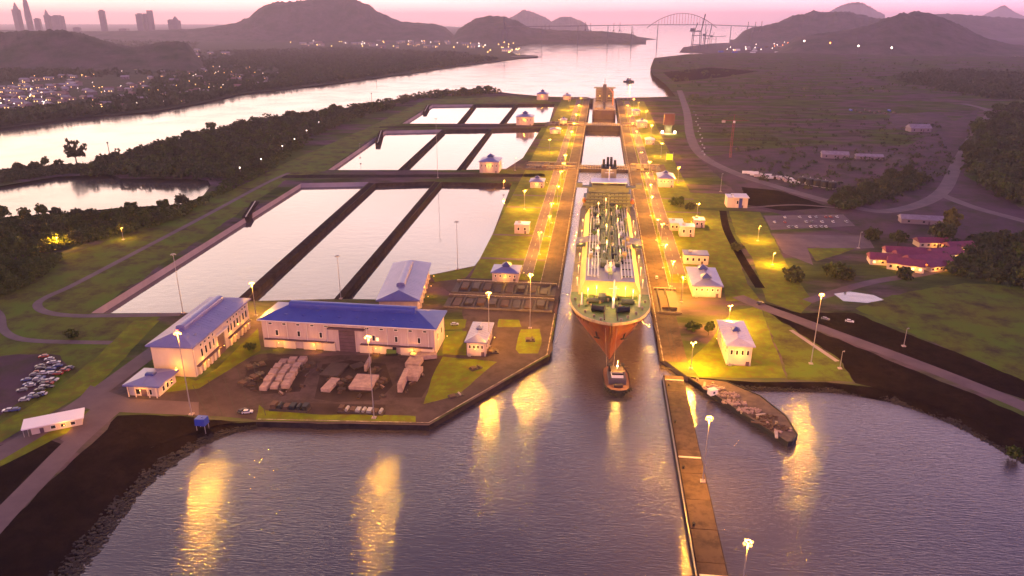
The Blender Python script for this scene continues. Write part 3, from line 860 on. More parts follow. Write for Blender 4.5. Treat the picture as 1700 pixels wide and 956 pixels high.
def frame_of(fl, fr, depth, align=True):
    a, b = P(*fl), P(*fr)
    w = (b - a).length
    ang = 0.0 if align is True else (math.atan2(b.y - a.y, b.x - a.x) if align is False else R(align))
    ux, uy = Vector((math.cos(ang), math.sin(ang), 0)), Vector((-math.sin(ang), math.cos(ang), 0))
    c = (a + b) / 2 + uy * depth / 2
    return c, w, ang
def wall_lamp(t, x, y, z, power, col=SODIUM):
    o = MB().box(x - 0.15, x + 0.15, y - 0.15, y + 0.15, z - 0.15, z + 0.15).build('wall_lamp', M_lamp, t)
    add_light(o, (x, y, z - 0.6), power * 420, col, 0.3)

# -- building 1, long hall on the left
c, w, ang = frame_of((255, 606), (326, 627), 62, False)
e = P(416, 542)
a_, b_ = P(255, 607), P(326, 626)
dv = (e - b_); D1 = dv.length
ang1 = math.atan2(-dv.x, dv.y)
W1 = 20.0
uy = dv.normalized(); ux = Vector((uy.y, -uy.x, 0))
c1 = b_ - ux * W1 / 2 + uy * D1 / 2
H1 = 15.5
t = thing('maintenance_hall', 'long cream hall with blue hip roof and ridge vent, leftmost of the large buildings', 'building', c1, ang1)
MB().box(-W1 / 2, W1 / 2, -D1 / 2, D1 / 2, -0.3, H1).build('wall', M_wallc, t)
r, zr = hip_roof(t, W1, D1, H1, 4.0, 1.6, M_roof, inset=10)
monitor(r, D1 * 0.66, 4.6, zr + 0.1, 1.6, False, M_roof)
window_row(t, 'r', 4, -D1 / 2 + 6, -D1 / 2 + 22, 7.2, 11.0, 1.5, W1, D1)
window_row(t, 'r', 7, 4, D1 / 2 - 2, 7.2, 11.0, 1.5, W1, D1)
window_row(t, 'r', 4, -D1 / 2 + 6, -D1 / 2 + 22, 12.6, 13.7, 1.2, W1, D1)
window_row(t, 'r', 7, 4, D1 / 2 - 2, 12.6, 13.7, 1.2, W1, D1)
for k in range(6): MB().rbox(6.5, -D1 / 2 + 9 + k * (D1 - 18) / 5, H1 + 1.2, 1.2, 1.2, 1.3).build('roof_cowl', M_roof, r)
for k in range(7): MB().tube((W1 / 2 + .2, -D1 / 2 + 1 + k * (D1 - 2) / 6, 0), (W1 / 2 + .2, -D1 / 2 + 1 + k * (D1 - 2) / 6, H1), .13, n=5).build('downpipe', M_trim, t)
d = MB().box(W1 / 2 + 0.01, W1 / 2 + 0.3, -6, 0.5, 0, 10.2).build('door', M_door, t)
MB().box(W1 / 2 + 0.02, W1 / 2 + 1.6, -8.5, 3.0, 11.3, 11.9).build('canopy', M_trim, t)
for y0, y1 in ((-D1 / 2 + 2, -D1 / 2 + 24), (4, D1 / 2 - 1)):
    MB().box(W1 / 2 + 0.02, W1 / 2 + 1.5, y0, y1, 4.5, 5.0).build('canopy', M_door, t)
    m = int((y1 - y0) / 3.6)
    for k in range(m):
        y = y0 + (k + 0.5) * (y1 - y0) / m
        MB().box(W1 / 2 + 0.02, W1 / 2 + 0.8, y - 0.9, y + 0.9, 0, 4.5).build('pier', M_wallc, t)
for y in (-D1 / 2 + 8, -D1 / 2 + 24, 8, 22):
    wall_lamp(t, W1 / 2 + 3.0, y, 5.4, 4.5)
wall_lamp(t, 3, -D1 / 2 - 3.5, 6.5, 5)
# annex
ca = P(257, 656) 
t = thing('entrance_annex', 'small cream annex with blue hip roof at the end of the leftmost hall', 'building', P(255, 645), ang1 * 0.75)
MB().box(-7, 7, -7, 7, -0.3, 5.2).build('wall', M_wallc, t)
r, zr = hip_roof(t, 14, 14, 5.2, 1.6, 1.6, M_roof)
monitor(r, 4, 3, zr - 0.1, 0.8, True)
window_row(t, 'f', 2, -5.6, 5.6, 1.0, 3.4, 1.8, 14, 14)
window_row(t, 'r', 3, -5, 5, 1.2, 3.4, 1.5, 14, 14)
MB().box(-1.3, 1.3, -7.2, -7.01, 0, 3.4).build('door', M_door, t)
for x in (-6.6, -3.2, 3.2, 6.6): MB().tube((x, -8.3, 0), (x, -8.3, 5.2), 0.28, n=6).build('column', M_wallc, t)
wall_lamp(t, 0, -9.6, 4.2, 2.5); wall_lamp(t, 9.5, 0, 4.2, 2.5)

# -- building 2, wide hall
D2 = 22.0
c2, w2, ang2 = frame_of((433, 581), (725, 585), D2, -1.0)
H2 = 14.8
t = thing('wide_hall', 'wide hall with bright blue roof and tall dark centre door', 'building', c2, ang2)
MB().box(-w2 / 2, w2 / 2, -D2 / 2, D2 / 2, -0.3, H2).build('wall', M_wallp, t)
M_roofb = mat('deep_blue_roof', (0.022, 0.040, 0.27), 0.42, spec=0.35, col2=(0.034, 0.055, 0.31), nscale=0.12)
r, zr = hip_roof(t, w2, D2, H2, 4.2, 1.5, M_roofb, inset=12.5)
monitor(r, w2 * 0.74, 5.0, zr + 0.1, 1.9, True, M_roofb)
MB().box(-4.9, 4.9, -D2 / 2 - 0.3, -D2 / 2 - 0.01, 0, 13).build('door_surround', M_wallp, t)
d = MB().box(-4.2, 4.2, -D2 / 2 - 0.5, -D2 / 2 - 0.31, 0, 12.2).build('door', M_door, t)
for k in range(6): MB().box(-4.1, 4.1, -D2 / 2 - 0.6, -D2 / 2 - 0.51, 1.0 + k * 2, 1.2 + k * 2).build('door_rib', M_gated, d)
MB().box(-9.5, 9.5, -D2 / 2 - 2.0, -D2 / 2 - 0.02, 12.4, 13.1).build('canopy', M_door, t)
for x0, x1 in ((-w2 / 2 + 1, -7), (7, w2 / 2 - 1)):
    MB().box(x0, x1, -D2 / 2 - 1.4, -D2 / 2 - 0.02, 4.4, 4.9).build('canopy', M_door, t)
    for k in range(7):
        x = x0 + (k + 0.5) * (x1 - x0) / 7
        if k % 2 == 0: MB().box(x - 3.2, x + 3.2, -D2 / 2 - 0.8, -D2 / 2 - 0.02, 0, 4.4).build('bay_panel', M_wallc, t)
    window_row(t, 'f', 5, x0, x1, 12.8, 13.6, 1.7, w2, D2)
    window_row(t, 'f', 3, x0 + 1, x1 - 1, 6.8, 9.6, 1.3, w2, D2, pane=M_glass)
    wall_lamp(t, (x0 + x1) / 2 - 10, -D2 / 2 - 3.0, 3.9, 3.5); wall_lamp(t, (x0 + x1) / 2 + 9, -D2 / 2 - 3.0, 3.9, 3.5)
window_row(t, 'r', 2, -8, 8, 6.5, 9.5, 1.6, w2, D2)
for k in range(9):
    x = -w2 / 2 + 3 + k * (w2 - 6) / 8
    if abs(x) > 6: MB().tube((x, -D2 / 2 - .25, 0), (x, -D2 / 2 - .25, H2), .13, n=5).build('downpipe', M_trim, t)
for k in range(8): MB().rbox(-w2 / 2 + 12 + k * (w2 - 24) / 7, -7.5, H2 + 1.4, 1.3, 1.3, 1.2).build('roof_cowl', M_roofb, r)
MB().box(-w2 / 2 - 1.6, w2 / 2 + 1.6, -D2 / 2 - 1.75, -D2 / 2 - 1.5, H2 + .2, H2 + .6).build('gutter', M_trim, r)
window_row(t, 'f', 2, 9, 18, 6.8, 8.4, 1.0, w2, D2, pane=M_glow)
wall_lamp(t, w2 / 2 + 4, 0, 6.5, 6)

# -- building 3, hall behind, pointing away
H3 = 9.0
q0, q1, q2 = P(716, 438, H3), P(654, 436, H3), P(697, 500, H3)
dv = q0 - q2
D3, W3 = dv.length - 2, (q0 - q1).length - 3
ang3 = math.atan2(-dv.x, dv.y)
uy3 = dv.normalized(); ux3 = Vector((uy3.y, -uy3.x, 0))
b3 = (q0 + q2) / 2 - ux3 * (W3 / 2 + 1.5)
b3.z = 0
t = thing('rear_hall', 'hall with lavender metal roof standing behind the wide hall, lengthwise', 'building', b3, ang3)
MB().box(-W3 / 2, W3 / 2, -D3 / 2, D3 / 2, -0.3, H3).build('wall', M_wallp, t)
r, zr = hip_roof(t, W3, D3, H3, 4.0, 1.5, M_roof, inset=6)
monitor(r, D3 * 0.62, 4.8, zr + 0.1, 1.7, False, M_roof)
window_row(t, 'r', 8, -D3 / 2 + 3, D3 / 2 - 3, 4.8, 7.4, 1.6, W3, D3)
for k in range(8):
    y = -D3 / 2 + 4 + k * (D3 - 8) / 7
    MB().box(W3 / 2 + 0.02, W3 / 2 + 0.8, y - 1, y + 1, 0, 3.5).build('pier', M_wallc, t)
for y in (-18, 0, 18): wall_lamp(t, W3 / 2 + 4.5, y, 6, 6)

# -- small buildings with a hip roof and a cupola
def house(name, label, fl, fr, depth, h, rise=2.4, over=1.0, roof=None, wall=None, cupola=1, lamps=2, nw=3, align=True, power=2.2, w=None, cat='building', nside=3, monitor_len=0, lampside=1):
    c, ww, a = frame_of(fl, fr, depth, align)
    L_ = w or ww
    t = thing(name, label, cat, c, a)
    MB().box(-L_ / 2, L_ / 2, -depth / 2, depth / 2, -0.3, h).build('wall', wall or M_wallp, t)
    r, zr = hip_roof(t, L_, depth, h, rise, over, roof or M_roof, fascia=0.5)
    for k in range(cupola):
        off = 0 if cupola == 1 else (k - (cupola - 1) / 2) * max(L_, depth) / cupola
        x, y = (off, 0) if L_ >= depth else (0, off)
        mb = MB(); z = zr - 0.6; s = min(L_, depth) * 0.14
        mb.box(x - s, x + s, y - s, y + s, z, z + 1.0)
        n = len(mb.v)
        mb.v += [(x - s * 1.4, y - s * 1.4, z + 1.0), (x + s * 1.4, y - s * 1.4, z + 1.0), (x + s * 1.4, y + s * 1.4, z + 1.0), (x - s * 1.4, y + s * 1.4, z + 1.0), (x, y, z + 1.0 + s)]
        mb.f += [(n, n + 1, n + 4), (n + 1, n + 2, n + 4), (n + 2, n + 3, n + 4), (n + 3, n, n + 4), (n + 3, n + 2, n + 1, n)]
        mb.build('roof_vent', M_cup, r)
    if nw: window_row(t, 'f', nw + 2, -L_ / 2 + 0.6, L_ / 2 - 0.6, h * 0.56, h * 0.78, min(1.0, L_ / (nw + 2) * 0.4), L_, depth)
    if nside:
        window_row(t, 'r', nside + 2, -depth / 2 + 1, depth / 2 - 1, h * 0.5, h * 0.78, 1.0, L_, depth)
        window_row(t, 'l', nside + 2, -depth / 2 + 1, depth / 2 - 1, h * 0.5, h * 0.78, 1.0, L_, depth)
    dx = L_ * 0.36
    MB().box(dx - 0.8, dx + 0.8, -depth / 2 - 0.22, -depth / 2 - 0.01, 0, min(2.4, h * 0.38)).build('door', M_door, t)
    MB().box(-L_ / 2 - 0.06, L_ / 2 + 0.06, -depth / 2 - 0.06, depth / 2 + 0.06, -0.2, 0.8).build('plinth', M_conc, t)
    MB().rbox(-L_ * 0.36, -depth / 2 - 0.6, 0.0, 1.4, 1.0, 1.3).build('cooling_unit', M_steel, t)
    for k in range(lamps):
        if k == 0: wall_lamp(t, lampside * (L_ / 2 + 3.0), 0, h * 0.7, power)
        else: wall_lamp(t, 0, -depth / 2 - 3.0, h * 0.7, power)
    return t
def hgt(base, topy): return ZT(P(*base), topy)
house('gatehouse', 'narrow gatehouse with lavender and blue hip roof on the near left quay', (775, 591), (806, 591), 24, 7.5, rise=2.0, nw=2, nside=4, power=4)
house('pump_house', 'pink pump house with blue cupola roof beside the right basin', (817, 468), (860, 468), 15, 6.0, power=4)
house('pump_house', 'blue-roofed pump house on the embankment between first and second basin rows', (796, 287), (828, 287), 26, 12, rise=3.5, power=7, nw=3)
house('pump_house', 'blue-roofed pump house between the second and third basin rows', (857, 208), (884, 208), 28, 13, rise=4, power=8, nw=3)
house('pump_house', 'small house with dark blue roof at the far end of the basins', (891, 166), (909, 166), 26, 12, rise=5, power=6, nw=2)
house('pump_house', 'small lavender-roofed house beside the tanker bridge on the left lawn', (880, 312), (902, 312), 16, 6, power=5)
house('control_house', 'blue-roofed house behind the tanker bridge on the right lock side', (1093, 311), (1118, 311), 26, 9, rise=3, power=6, nw=2)
house('control_house', 'wide blue-roofed house with two dark cupolas on the right bank', (1150, 493), (1196, 493), 34, 7.0, rise=2.4, cupola=2, power=5, lampside=-1)
house('control_house', 'white-walled building with lavender roof nearest the barge on the right bank', (1206, 607), (1245, 607), 30, 10.5, rise=1.4, wall=M_wallc, roof=M_roofl, power=5, nw=2, lampside=-1, over=1.2)
house('far_house', 'small house beside the far ship on the left lock side', (930, 207), (940, 207), 18, 7, power=5, nw=2)
house('far_house', 'small house with blue roof at the sea end on the left', (935, 166), (947, 166), 22, 9, power=5, nw=2)
house('far_house', 'low lit house on the left lawn beside the middle chamber', (913, 222), (930, 222), 14, 6, power=6, nw=3, cupola=0)
house('far_house', 'blue-roofed house right of the second lock head', (1058, 212), (1074, 212), 24, 8, power=6, nw=2)
house('far_house', 'small pink house at the sea end on the right', (1050, 192), (1062, 192), 20, 8, power=6, nw=2, cupola=0)
house('far_house', 'pink square house on the right lawn beside the middle chamber', (1072, 240), (1086, 240), 16, 6, power=4, nw=2, cupola=0, roof=M_roofl)

def flat_block(name, label, fl, fr, depth, h, wall=None, roof=None, nw=3, cat='building', lamps=1, power=2.0, align=True, nside=2, parapet=True, pane=None):
    c, L_, a = frame_of(fl, fr, depth, align)
    t = thing(name, label, cat, c, a)
    MB().box(-L_ / 2, L_ / 2, -depth / 2, depth / 2, -0.3, h).build('wall', wall or M_wallp, t)
    MB().box(-L_ / 2 - 0.3, L_ / 2 + 0.3, -depth / 2 - 0.3, depth / 2 + 0.3, h, h + 0.5).build('roof', roof or M_roofl, t)
    if nw: window_row(t, 'f', nw, -L_ / 2 + 0.6, L_ / 2 - 0.6, h * 0.4, h * 0.72, min(1.5, L_ / nw * 0.45), L_, depth, pane=pane)
    if nside:
        window_row(t, 'r', nside, -depth / 2 + 0.6, depth / 2 - 0.6, h * 0.4, h * 0.72, 1.2, L_, depth, pane=pane)
        window_row(t, 'l', nside, -depth / 2 + 0.6, depth / 2 - 0.6, h * 0.4, h * 0.72, 1.2, L_, depth, pane=pane)
    MB().box(L_ * 0.25 - 0.7, L_ * 0.25 + 0.7, -depth / 2 - 0.2, -depth / 2 - 0.01, 0, min(2.4, h * 0.7)).build('door', M_door, t)
    MB().rbox(-L_ * 0.2, depth * 0.15, h + 0.5, min(2.4, L_ * .3), min(2, depth * .3), 1.0).build('roof_unit', M_steel, t)
    if lamps: wall_lamp(t, -L_ / 2 - 2.5, -depth / 2 - 1, h * 0.8, power)
    return t
flat_block('equipment_hut', 'pale pink square hut on the left lawn beside the tank deck', (854, 388), (878, 388), 10, 7.0, nw=2, lamps=0)
flat_block('service_block', 'pale flat-roofed block behind the pink one on the right lock side', (1112, 383), (1134, 383), 14, 6, nw=3, power=5)
flat_block('service_block', 'pink flat-roofed block standing in front of the pale ones', (1128, 393), (1152, 393), 9, 8, nw=2, lamps=0)
flat_block('service_block', 'lavender flat-roofed block at the right end of the pale ones', (1152, 378), (1169, 378), 10, 6, nw=2, power=3)
flat_block('service_block', 'low house with dark roof behind the two-cupola house', (1135, 439), (1175, 439), 11, 6.5, roof=M_cup, nw=4, power=5, wall=M_wallc)
flat_block('kiosk', 'white kiosk with a dark blue stripe and overhanging flat roof', (1207, 345), (1240, 345), 14, 9, wall=M_wallc, nw=1, lamps=0, nside=0)
k = [o for o in bpy.data.objects if o.name == 'kiosk'][0]
MB().box(1.2, 4.0, -7.4, -7.02, 0, 8.8).build('blue_stripe', M_cup, k)
MB().box(-4, 9.5, -9.5, 7.5, 9.5, 10.1).build('overhang', M_trim, k)
# guard shed, lower left
t = thing('guard_shed', 'small white-roofed open shed beside the shore road', 'shed', P(97, 707), R(33))
MB().box(-9, 9, -3.5, 3.5, -0.2, 3.4).build('wall', M_wallc, t)
MB().box(-12, 10, -4.6, 4.6, 3.4, 3.9).build('roof', mat('white_sheet_roof', (0.72, 0.64, 0.66), 0.5), t)
for x in (-11.5, -9.9):
    for y in (-4.2, 4.2): MB().tube((x, y, 0), (x, y, 3.4), 0.14).build('post', M_steel, t)
window_row(t, 'f', 3, -3, 7.5, 1.1, 2.4, 1.6, 18, 7)
MB().box(-6, -4.6, -3.7, -3.51, 0, 2.4).build('door', M_door, t)
wall_lamp(t, 3, -6.5, 3.0, 2.5)
# red tower with green lit base beyond the chamber
pt = P(1109, 222)
t = thing('red_tower', 'dark red signal tower above a green lit platform right of the far chamber', 'tower', pt)
hT = ZT(pt, 188)
MB().box(-12, 12, -6, 6, 0, 1.5).build('platform', M_conc, t)
MB().box(-5, 5, -4, 4, 1.5, hT * 0.45).build('tower_base', M_gated, t)
MB().box(-7.5, 7.5, -5, 5, hT * 0.45, hT).build('tower_head', mat('dark_red_paint', (0.055, 0.012, 0.022), 0.6), t)
for x in (-9, 9): 
    o = MB().box(x - 1.6, x + 1.6, -6.6, -6.1, 2, 5).build('floodlight', M_lampw, t)
add_light(t, (0, -9, 6), 14000, (0.75, 1.0, 0.35), 1.0)
t = thing('greenery_glow', 'glowing yellow-green board standing in for lit greenery right of the middle chamber', 'glow_board', P(1111, 268))
MB().box(-3.6, 3.6, -0.4, 0.4, 2, 9).build('board', mat('green_glow', (0.5, 0.7, 0.02), 0.5, emit=(0.62, 0.85, 0.02), estr=0.45), t)  # made-up board in place of lit greenery, its light put into the glow
for x in (-4, 4): MB().tube((x, 0.9, 0), (x, 0.9, 11), 0.25).build('post', M_steel, t)
# tower crane far right of the lock
pt = P(1212, 262)
t = thing('tower_crane', 'slender red lattice tower crane standing in the right-hand field', 'crane', pt)
hT = ZT(pt, 200)
lat = MB()
for sx in (-1, 1):
    for sy in (-1, 1): lat.tube((sx, sy, 0), (sx, sy, hT), 0.22, n=4)
for k in range(int(hT / 3)):
    z = k * 3; s = 1 if k % 2 else -1
    lat.tube((-s, -1, z), (s, -1, z + 3), 0.12, n=4); lat.tube((-1, s, z), (-1, -s, z + 3), 0.12, n=4); lat.tube((s, 1, z), (-s, 1, z + 3), 0.12, n=4); lat.tube((1, s, z), (1, -s, z + 3), 0.12, n=4)
M_cr = mat('crane_red', (0.16, 0.025, 0.035), 0.7)
lat.build('lattice_mast', M_cr, t)
j = MB(); j.tube((-14, 0, hT), (18, 0, hT), 0.5, 0.3, 4); j.tube((-14, 0, hT), (0, 0, hT + 7), 0.12, n=4); j.tube((16, 0, hT), (0, 0, hT + 7), 0.12, n=4); j.tube((0, 0, hT), (0, 0, hT + 7), 0.4, n=4)
j.build('jib', M_cr, t)
MB().box(-14, -10, -1.2, 1.2, hT - 2.6, hT).build('counterweight', M_conc, t)
MB().box(-1, 1.4, -2.4, -1.1, hT - 2.6, hT - 0.2).build('cab', M_trim, t)

# ================================================================ the tanker in the upper chamber
M_hull = mat('red_hull_paint', (0.19, 0.048, 0.018), 0.5, col2=(0.085, 0.020, 0.012), nscale=0.22, detail=6, aniso=(1, 1, 0.10), spec=0.35, col3=(0.14, 0.055, 0.025), n3=0.5)
M_bul = mat('bulwark_cream', (0.36, 0.28, 0.18), 0.6, col2=(0.22, 0.15, 0.10), nscale=.6)
M_gdeck = mat('green_deck_paint', (0.075, 0.16, 0.03), 0.6, col2=(0.15, 0.19, 0.03), nscale=0.3, detail=6)
M_tdeck = mat('pale_tank_deck', (0.40, 0.36, 0.40), 0.55, col2=(0.30, 0.28, 0.33), nscale=0.15, detail=6, aniso=(1, 0.15, 1))
M_trunk = mat('buff_trunk_paint', (0.60, 0.42, 0.12), 0.6, col2=(0.52, 0.36, 0.11), nscale=0.2)
M_pipe = mat('pale_pipe', (0.50, 0.47, 0.46), 0.35, metal=0.4)
M_pipeg = mat('green_grey_machinery', (0.065, 0.100, 0.048), 0.6, col2=(0.11, 0.125, 0.065), nscale=0.4)
M_house = mat('ship_house_paint', (0.125, 0.13, 0.085), 0.6, col2=(0.085, 0.09, 0.06), nscale=0.2)
M_fun = mat('tan_funnel_paint', (0.46, 0.33, 0.14), 0.55)
M_exh = mat('black_exhaust', (0.010, 0.010, 0.016), 0.6)
M_wht = mat('white_paint', (0.75, 0.70, 0.66), 0.5)
M_orange = mat('orange_paint', (0.60, 0.16, 0.03), 0.5)
def interp(tab, x):
    for (a, p), (b, q) in zip(tab[:-1], tab[1:]):
        if x <= b:
            t = max(0.0, (x - a) / (b - a)); return p + (q - p) * t
    return tab[-1][1]
SY = P(1016, 597, -2.5).y - 8
sx0 = 10.3
ship = thing('gas_tanker', 'large red-hulled gas tanker filling the upper lock chamber, bow towards the camera', 'ship', (sx0, SY, Z_L))
SL = 288.0
DK = [(0, .5), (2, 5), (6, 10), (12, 14.2), (20, 17.6), (30, 20.2), (42, 21.6), (55, 22), (250, 22), (275, 19.5), (288, 16)]
WK = [(0, .15), (8, 2.4), (20, 6.0), (38, 12.0), (55, 17.5), (75, 21.2), (95, 22), (235, 22), (262, 16), (288, 7)]
def zdk(s): return 16.5 + 5.5 * max(0.0, 1 - s / 60.0) ** 1.6
ST = [0, .8, 2, 4, 6, 9, 12, 16, 20, 25, 30, 36, 42, 50, 60, 75, 95, 130, 180, 235, 250, 262, 275, 288]
LV = [-0.12, 0.0, 0.12, 0.26, 0.42, 0.58, 0.74, 0.88, 1.0]
hb = MB(); nl = len(LV)
for sgn in (-1, 1):
    base = len(hb.v)
    for s in ST:
        for t in LV:
            tt = max(t, 0)
            stem = 8.5 * (1 - tt) ** 1.5 * max(0.0, 1 - s / 110.0)
            w = interp(WK, s) + (interp(DK, s) - interp(WK, s)) * (tt ** 1.7)
            hb.v.append((sgn * w, s + stem, t * zdk(s)))
    for i in range(len(ST) - 1):
        for k in range(nl - 1):
            a = base + i * nl + k
            q = (a, a + nl, a + nl + 1, a + 1)
            hb.f.append(q if sgn > 0 else q[::-1])
n0 = 0; n1 = len(ST) * nl
for k in range(nl - 1):        # stem and transom
    hb.f.append((n0 + k, n0 + k + 1, n1 + k + 1, n1 + k))
    e = (len(ST) - 1) * nl
    hb.f.append((n0 + e + k, n1 + e + k, n1 + e + k + 1, n0 + e + k + 1))
hb.build('hull', M_hull, ship, smooth=True)
dm = MB(); gm = MB()
for mb_, lo, hi in ((gm, 0, 60), (dm, 60, 288)):
    st = [s for s in ST if lo <= s <= hi]
    for s in st:
        mb_.v += [(-interp(DK, s) + .25, s + .1, zdk(s) - 0.35), (interp(DK, s) - .25, s + .1, zdk(s) - 0.35)]
    for i in range(len(st) - 1):
        mb_.f.append((2 * i, 2 * i + 1, 2 * i + 3, 2 * i + 2))
gm.build('foredeck', M_gdeck, ship)
dm.build('main_deck', mat('side_deck_paint', (0.42, 0.30, 0.10), 0.6, col2=(0.30, 0.24, 0.10), nscale=0.2), ship)
for sgn in (-1, 1):
    b = MB()
    for s in ST[:14]:
        w = interp(DK, s); z = zdk(s)
        b.v += [(sgn * (w + .02), s, z - 0.1), (sgn * (w + .12), s - .1, z + 1.4), (sgn * (w - .3), s + .15, z + 1.4), (sgn * (w - .2), s + .1, z - 0.3)]
    for i in range(13):
        for k in range(3):
            q = (4 * i + k, 4 * i + 4 + k, 4 * i + 5 + k, 4 * i + 1 + k)
            b.f.append(q if sgn > 0 else q[::-1])
    b.build('bulwark', M_bul, ship)
    rl_ = MB()
    for k in range(76):
        s = 52 + k * 3
        w = interp(DK, s) - .3
        rl_.box(sgn * w - .06, sgn * w + .06, s - .06, s + .06, zdk(s) - .3, zdk(s) + 1.1)
    for zz in (0.4, 1.1):
        for a, c_ in ((52, 250), (250, 275)):
            rl_.tube((sgn * (interp(DK, a) - .3), a, zdk(a) + zz), (sgn * (interp(DK, c_) - .3), c_, zdk(c_) + zz), .07, n=4)
    rl_.build('side_rail', M_wht, ship)
# cargo trunk with sloped front and sides
ZD = 16.2
tr = MB()
y0b, y0t, y1 = 56.0, 62.0, 232.0
hb_, ht_, zt = 17.5, 14.0, 22.6
tr.v = [(-hb_, y0b, ZD), (hb_, y0b, ZD), (ht_, y0t, zt), (-ht_, y0t, zt), (-hb_, y1, ZD), (hb_, y1, ZD), (ht_, y1, zt), (-ht_, y1, zt)]
tr.f = [(0, 1, 2, 3), (1, 5, 6, 2), (4, 0, 3, 7), (5, 4, 7, 6)]
trunk = tr.build('cargo_trunk', M_trunk, ship)
MB().quad((-ht_, y0t, zt + .03), (ht_, y0t, zt + .03), (ht_, 104, zt + .03), (-ht_, 104, zt + .03)).build('trunk_deck', M_tdeck, trunk)
MB().quad((-ht_, 104, zt + .06), (ht_, 104, zt + .06), (ht_, y1, zt + .06), (-ht_, y1, zt + .06)).build('aft_trunk_deck', mat('aft_deck_paint', (0.12, 0.15, 0.075), .6, col2=(0.20, 0.18, 0.09), nscale=.25, detail=6), trunk)
for x in (-12.5, -10.6, -8.8, -6.9, 6.6, 8.6, 10.4, 12.3):
    p = MB().tube((x, y0t + 1.5 + abs(x) * .3, zt + 1.1), (x, y1 - 4, zt + 1.1), .34 if abs(x) > 8 else .5, n=6)
    p.build('cargo_pipe', M_pipe, trunk)
for x in (-4.6, -3.2, 3.0, 4.4):
    MB().tube((x, 92, zt + 2.2), (x, y1 - 4, zt + 2.2), .6, n=7).build('cargo_pipe', M_pipeg, trunk)
for k in range(13):
    y = y0t + 8 + k * 12.5
    for sgn in (-1, 1): MB().box(min(sgn * 6.2, sgn * 13), max(sgn * 6.2, sgn * 13), y - .15, y + .15, zt + .05, zt + .7).build('pipe_support', M_pipe if sgn < 0 else M_pipeg, trunk)
for k, y in enumerate((80, 118, 156, 196)):
    d = MB().lathe([(3.3, zt), (3.3, zt + 2.4), (2.6, zt + 3.4), (0, zt + 4.0)], 0, y, 14).build('tank_dome', M_pipe if k == 0 else M_pipeg, trunk, smooth=True)
    g = MB()
    for j in range(5):
        a = j * 1.256
        g.tube((2 * math.cos(a), y + 2 * math.sin(a), zt + 3), (2 * math.cos(a), y + 2 * math.sin(a), zt + 6.2), .3, n=5)
    g.build('valve', M_pipe, d)
    MB().box(-5.5, -2.2, y + 5, y + 12, zt + .05, zt + 3.4).build('valve_house', M_pipeg, trunk)
    MB().box(3.0, 5.8, y + 7, y + 11, zt + .05, zt + 2.4).build('valve_house', M_pipeg, trunk)
for k in range(70):
    x = random.choice((-1, 1)) * random.uniform(1.0, 13); y = random.uniform(96, 230)
    MB().rbox(x, y, zt + .05, random.uniform(1.2, 3.6), random.uniform(1.5, 6), random.uniform(1.0, 3.6)).build('deck_machinery', random.choice((M_pipeg, M_gdeck, M_gdeck, M_house, M_exh, M_trunk, M_bul, M_pipe)), trunk)
# midship manifold platforms, vent masts, deck cranes
for sgn in (-1, 1):
    MB().box(sgn * 15 if sgn > 0 else -21.6, 21.6 if sgn > 0 else -15, 136, 152, ZD + 3.4, ZD + 4.0).build('manifold_platform', M_pipeg, ship)
    for k in range(5):
        MB().tube((sgn * 8, 138 + k * 3, ZD + 7.6), (sgn * 21.2, 138 + k * 3, ZD + 5.4), .42, n=6).build('manifold_pipe', M_pipe, ship)
    cr_ = thing_part = MB().tube((sgn * 11.5, 160, zt), (sgn * 11.5, 160, zt + 11), .9, .7, 8).build('crane_post', M_pipeg, ship)
    MB().tube((sgn * 11.5, 160, zt + 10.5), (sgn * 12.5, 184, zt + 13), .55, .3, 6).build('crane_jib', M_fun, cr_)
for y in (99, 137, 176, 216):
    m_ = MB().tube((0, y, zt), (0, y, zt + 15), .55, .3, 8)
    for j in range(4): m_.tube((0, y, zt + 4), (2.6 * math.cos(j * 1.57 + .8), y + 2.6 * math.sin(j * 1.57 + .8), zt), .14, n=4)
    m_.build('vent_mast', M_house, ship)
cw = MB(); cw.box(-1.1, 1.1, y0t + 2, y1, zt + 3.0, zt + 3.2)
for k in range(22): cw.box(-1, -.8, y0t + 4 + k * 7.6, y0t + 4.3 + k * 7.6, zt, zt + 3); cw.box(.8, 1, y0t + 4 + k * 7.6, y0t + 4.3 + k * 7.6, zt, zt + 3)
cw.build('catwalk', M_pipeg, ship)
